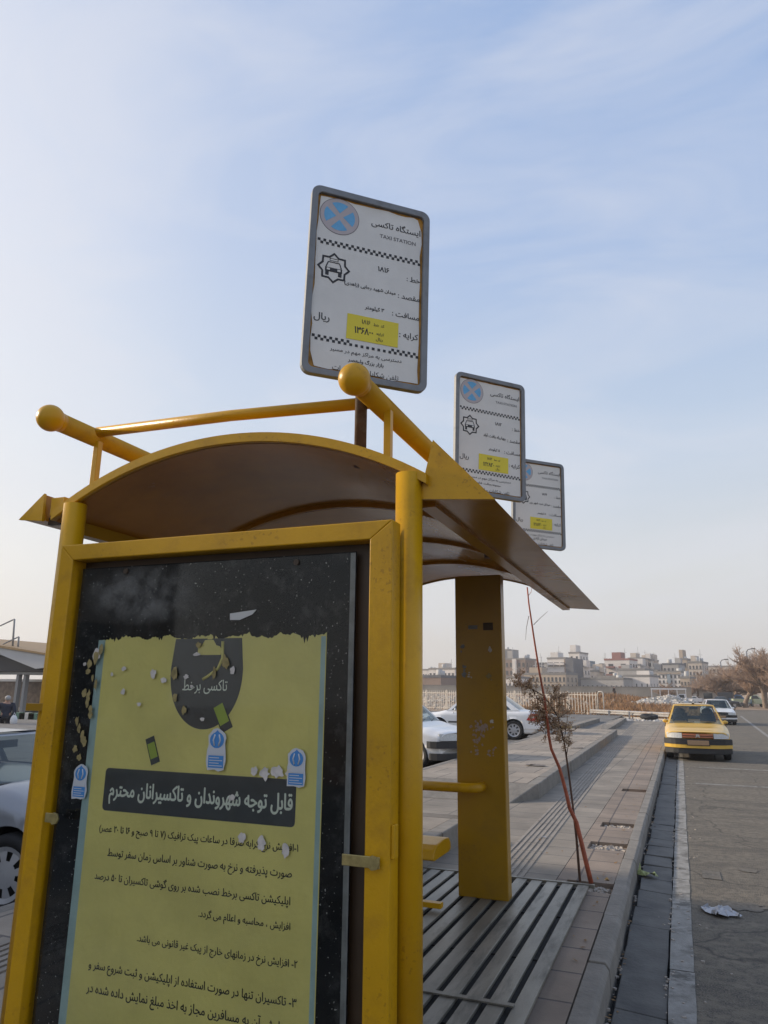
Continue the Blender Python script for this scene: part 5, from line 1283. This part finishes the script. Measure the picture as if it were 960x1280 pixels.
SKIN = mat('skin', (.36, .21, .15), .6); HAIR = mat('grey_hair', (.38, .37, .36), .8); HAIRD = mat('dark_hair', (.02, .018, .016), .7)
JK = mat('navy_jacket', (.018, .024, .045), .8, var=.3, vscale=8); TR = mat('dark_trousers', (.014, .014, .018), .85); JKD = mat('black_coat', (.016, .016, .02), .85)
def person(label, loc, rz, jacket, trousers, hair, step=.18, bag=False):
    t = thing('person', label, 'person', loc, rz)
    J = {'pel': (0, 0, .95, (.15, .11)), 'ch': (0, -.01, 1.28, (.19, .125)), 'shl': (0, 0, 1.42, (.13, .09)), 'nk': (0, -.01, 1.50, .058), 'hd': (0, -.03, 1.62, (.085, .10)), 'tp': (0, -.02, 1.70, (.06, .07)),
         'sL': (.19, .0, 1.41, .065), 'eL': (.26, .03, 1.12, .05), 'wL': (.25, -.08, .88, .036), 'hL': (.25, -.11, .80, .03), 'sR': (-.19, 0, 1.41, .065), 'eR': (-.26, .06, 1.12, .05), 'wR': (-.25, .02, .87, .036), 'hR': (-.25, .0, .79, .03),
         'hipL': (.09, 0, .88, .095), 'kL': (.10, -step * .6, .49, .065), 'aL': (.10, -step, .09, .045), 'fL': (.10, -step - .16, .04, .04), 'hipR': (-.09, 0, .88, .095), 'kR': (-.10, step * .25, .49, .065), 'aR': (-.10, step * 1.1, .11, .045), 'fR': (-.10, step * 1.1 - .14, .04, .04)}
    E = [('pel', 'ch'), ('ch', 'shl'), ('shl', 'nk'), ('nk', 'hd'), ('hd', 'tp'), ('shl', 'sL'), ('sL', 'eL'), ('eL', 'wL'), ('wL', 'hL'), ('shl', 'sR'), ('sR', 'eR'), ('eR', 'wR'), ('wR', 'hR'), ('pel', 'hipL'), ('hipL', 'kL'), ('kL', 'aL'), ('aL', 'fL'), ('pel', 'hipR'), ('hipR', 'kR'), ('kR', 'aR'), ('aR', 'fR')]
    skin_fig(J, E, 'pel', t, SKIN, 'body')
    g = lambda k, e: (*J[k][:3], (tuple(q + e for q in J[k][3]) if isinstance(J[k][3], tuple) else J[k][3] + e))
    up = {k: g(k, .022) for k in ('pel', 'ch', 'shl', 'sL', 'eL', 'wL', 'sR', 'eR', 'wR')}; up['nk'] = (0, -.004, 1.47, .078); up['hem'] = (0, 0, .84, (.19, .14))
    skin_fig(up, [('pel', 'ch'), ('ch', 'shl'), ('shl', 'sL'), ('sL', 'eL'), ('eL', 'wL'), ('shl', 'sR'), ('sR', 'eR'), ('eR', 'wR'), ('pel', 'hem'), ('shl', 'nk')], 'pel', t, jacket, 'jacket')
    lo = {k: g(k, .018) for k in ('pel', 'hipL', 'kL', 'aL', 'hipR', 'kR', 'aR')}
    skin_fig(lo, [('pel', 'hipL'), ('hipL', 'kL'), ('kL', 'aL'), ('pel', 'hipR'), ('hipR', 'kR'), ('kR', 'aR')], 'pel', t, trousers, 'trousers')
    b = MB(); b.ball((0, .015, 1.665), .112, 14, 10, (.88, .98, .95)); b.build('hair', hair, t)
    for s, k in ((1, 'fL'), (-1, 'fR')):
        x, y, z, _ = J[k]; b = MB(); b.ball((x, y + .06, .05), .07, 12, 8, (.75, 1.9, .75)); b.build('shoe', DEEP, t)
    for k in ('hL', 'hR'):
        x, y, z, _ = J[k]; b = MB()
        for f in range(4): b.tube([(x, y - .03 + f * .02, z), (x, y - .032 + f * .021, z - .05), (x + (.012 if k == 'hL' else -.012) * -1, y - .03 + f * .02, z - .085 + abs(f - 1.5) * .008)], [.010, .009, .007], 6)
        b.tube([(x, y - .04, z + .02), (x, y - .065, z - .02), (x, y - .06, z - .045)], [.011, .010, .008], 6); b.build('fingers', SKIN, t)
    return t
q = at_y(10.5, 869, 23.5)
person('grey haired person in navy jacket walking away under the canopy at left', (q.x, q.y, q.z - 1.78), RAD(225), JK, TR, HAIR, .14).scale = (1.22, 1.22, 1.0)
b = MB(); b.ball((0, 0, -.22), .19, 14, 10, (.9, .6, 1.2)); b.tube([(-.08, 0, -.02), (0, 0, .10), (.08, 0, -.02)], .012, 6); o = b.build('carrier_bag', mat('white_bag', (.7, .7, .7), .6)); q2 = at_y(17.5, 897, 23.4); o.location = (q2.x, q2.y, q2.z + .1); tag(o, 'white plastic bag held beside the person in navy jacket', 'bag')
x, y = put(767.5, 860, 124); person('person in dark clothes crossing the mound in front of the beige wall', (x, y, gz(x, y)), RAD(60), JKD, TR, HAIRD, .22)

# ================================================================== STATION CANOPY AT LEFT
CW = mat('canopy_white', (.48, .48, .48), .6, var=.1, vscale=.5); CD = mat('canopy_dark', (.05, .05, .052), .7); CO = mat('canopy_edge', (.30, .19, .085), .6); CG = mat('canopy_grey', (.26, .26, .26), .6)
YC = 30.
cn_ = thing('station_canopy', 'low white station canopy with ochre roof edge and grey columns at left', 'canopy', (at_y(30, 830, YC).x, YC, 0))
def cp(px, py, dy=0): return at_y(px, py, YC + dy)
def slab(poly, y0, y1, name, m):
    P0 = [cp(px, py) for px, py in poly]; b = MB(); n = len(P0)
    vs = [(p.x, YC + y0, p.z) for p in P0] + [(p.x, YC + y1, p.z) for p in P0]
    b.add(vs, [tuple(range(n)), tuple(range(n, 2 * n))[::-1]] + [(i, n + i, n + (i + 1) % n, (i + 1) % n) for i in range(n)]); return part(b, name, m, cn_, fix=True)
slab([(-160, 786), (-100, 791), (0, 806.5), (75, 819), (75, 821.5), (0, 809.5), (-100, 794), (-160, 789)], -.1, 12, 'roof_edge', CO)
slab([(-160, 790), (0, 810), (75, 822), (75, 832), (52, 835), (44, 836), (0, 818), (-160, 812)], 0, 12, 'fascia', CW)
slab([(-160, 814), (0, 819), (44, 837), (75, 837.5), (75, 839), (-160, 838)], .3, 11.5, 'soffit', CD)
slab([(-160, 838.5), (75, 839.5), (75, 843), (-160, 842.5)], .5, .9, 'beam', CG)
for px in (10, 19, -70): 
    p = cp(px, 850); part(MB().b2((p.x - .09, YC + .6, 0), (p.x + .09, YC + .85, cp(px, 843).z)), 'column', CG, cn_)
for x0, y0, x1, y1 in ((15.5, 812, 18, 774), (22, 812, 23.5, 796)):
    part(MB().tube([cp(x0, y0, 1), cp(x1, y1, 1)], .055, 8), 'roof_mast', CG, cn_); part(MB().tube([cp(x1, y1, 1), cp(x1 - 45, y1 + 21, 1)], .04, 8), 'roof_stay', CG, cn_)
st_ = thing('brick_wall', 'low rough brick wall with plants behind the left canopy', 'wall', (at_y(20, 868, 42).x, 42, 0))
part(MB().b2((-62, 42, 0), (at_y(120, 860, 42).x, 42.4, at_y(30, 852, 42).z)), 'wall', mat('rough_brick', (.20, .155, .125), .9, var=.5, vscale=3, bump=.4, bscale=8), st_)
part(MB().b2((-62, 41.9, at_y(30, 852, 42).z), (at_y(120, 860, 42).x, 42.5, at_y(30, 849, 42).z)), 'coping', CW, st_)
gb = []
for k in range(7):
    q = at_z(2 + k * 11.5, 901, .05)
    o = MB().box((0, 0, .2), (1.0, .35, .4)).build('barrier_block', mat('green_block', (.06, .15, .11), .7, dirt=.4) if k % 2 == 0 else mat('white_block', (.45, .44, .42), .7, dirt=.4), bevel=.03)
    q = at_y(2 + k * 11.5, 897, 27.); o.location = (q.x, 27., .05); tag(o, ('green' if k % 2 == 0 else 'white') + ' painted kerb block in the row behind the person at left', 'kerb block', 'green and white kerb blocks')

# added building out of view at left, shading the near pavement from the sun
sb_ = thing('shade_building', 'plain beige flat-roofed building added out of view at left to shade the stop', 'building', (-15, 0, 0))
SBM = mat('shade_building_render', (.42, .37, .31), .85, var=.2, vscale=.6, dirt=.3, dcol=(.25, .22, .18), dscale=.5)
part(MB().b2((-17.5, -9, 0), (-10.6, 6.2, 5.15)), 'wall', SBM, sb_)
part(MB().b2((-17.7, -9.2, 5.15), (-10.4, 6.4, 5.45)), 'roof', CG, sb_)
for y in (-7, -3.6, -.2, 3.2):
    w_ = part(MB().b2((-10.598, y, 1.1), (-10.55, y + 1.8, 2.9)), 'window', WIN, sb_); part(MB().b2((-10.598, y - .1, .98), (-10.45, y + 1.9, 1.095)), 'sill', CW, sb_)
building('long low pale house row closing the view behind the bare trees at right', 880, 1040, 858, 190, BE, 1, 14, wr=(.35, .4), name='low_house')
LEAF = mat('dry_leaf_litter', (.26, .15, .06), .8, var=.5, vscale=20); b = MB(); r = random.Random(91)
for i in range(260):                         # dry leaves blown against the kerb, the grate and the platform edge
    k = r.random(); y = 3 + 24 * r.random() ** 1.4
    x, z = ((-.66 - abs(r.gauss(0, .06)), .152) if k < .35 else (r.uniform(-2.0, -.7), .156) if k < .6 and y > 6.7 else (-.49 + abs(r.gauss(0, .03)), .008) if k < .85 else (r.uniform(0, 2.5), .006))
    a = r.uniform(0, 6.3); s = r.uniform(.010, .026); u = Vector((math.cos(a), math.sin(a), r.uniform(-.1, .3))) * s; v = Vector((-math.sin(a), math.cos(a), r.uniform(-.1, .3))) * s * .5; c = Vector((x, y, z + .004))
    b.face([c - u, c + v - u * .2, c + u, c - v - u * .1])
o = b.build('fallen_leaves', LEAF); o['kind'] = 'stuff'
# ================================================================== LITTER
b = MB(); r = random.Random(8); H0 = {}
def crumple(nx, ny, sx, sy, hz, seed):
    r = random.Random(seed); b = MB(); g = [[(sx * (i / nx - .5) + r.uniform(-.1, .1) * sx, sy * (j / ny - .5) + r.uniform(-.1, .1) * sy, abs(r.gauss(0, hz))) for i in range(nx + 1)] for j in range(ny + 1)]
    b.add([p for rw in g for p in rw], [(j * (nx + 1) + i, j * (nx + 1) + i + 1, (j + 1) * (nx + 1) + i + 1, (j + 1) * (nx + 1) + i) for j in range(ny) for i in range(nx)]); return b
q = at_z(899, 1142, 0); o = crumple(9, 9, .20, .25, .016, 5).build('crumpled_paper', mat('litter_white', (.42, .43, .46), .5)); o.location = (q.x, q.y, .012); o.rotation_euler = (0, 0, .5); tag(o, 'crumpled white paper lying on the road', 'litter')
q = at_z(806, 1093, .02); o = crumple(4, 4, .12, .2, .03, 9).build('green_wrapper', mat('litter_green', (.36, .40, .16), .6, var=.5, vscale=25)); o.location = (q.x, q.y, .012); o.rotation_euler = (0, 0, .9); tag(o, 'pale green wrapper lying in the gutter', 'litter')
q = at_z(680, 1048, .15); o = crumple(2, 2, .05, .04, .008, 3).build('paper_scrap', mat('litter_white', (.6, .6, .6))); o.location = (q.x, q.y, .163); tag(o, 'small white paper scrap on the tactile paving strip', 'litter')
q = at_z(757, 1106, .105); o = crumple(4, 3, .10, .07, .025, 12).build('food_packet', mat('litter_amber', (.50, .30, .10), .5, var=.5, vscale=30)); o.location = (q.x - .01, q.y, .125); tag(o, 'amber food packet in the tree pit beside the sapling', 'litter')
for i, (px, py, zz, lab) in enumerate(((670, 957, .37, 'flat dark cardboard scrap on the platform nearer the pillar'), (722, 935, .37, 'small dark scrap on the platform farther from the pillar'))):
    q = at_z(px, py, zz); o = crumple(3, 2, .34, .18, .012, 20 + i).build('cardboard_scrap', mat('litter_brown', (.13, .11, .10), .8)); o.location = (q.x, q.y, zz + .006); tag(o, lab, 'litter')
b = MB(); r = random.Random(33)
for a, c in PITS[:3]:
    for i in range(150):
        x, y = r.uniform(-.98, -.65), r.uniform(a + .02, c - .02); s = r.uniform(.008, .022); Rr = Matrix.Rotation(r.uniform(0, 6), 3, 'Z') @ Matrix.Rotation(r.uniform(-1, 1), 3, 'X'); b.box((x, y, .11), (s * 2, s * 1.4, s), Rr)
o = b.build('gravel', mat('pit_gravel', (.30, .26, .22), .9, var=.6, vscale=60, col2=(.42, .38, .34))); o['kind'] = 'stuff'
b = MB(); r = random.Random(35)
for i in range(420):
    y = 2.5 + 20 * r.random() ** 1.6; x = r.choice((r.uniform(-.50, -.475), r.gauss(-.2, .015), r.gauss(-.1, .09))); s = r.uniform(.003, .012); Rr = Matrix.Rotation(r.uniform(0, 6), 3, 'Z'); b.box((x, y, .004), (s * 2, s * 1.4, s), Rr)
o = b.build('gutter_litter', mat('pit_gravel', (.3, .26, .22))); o['kind'] = 'stuff'
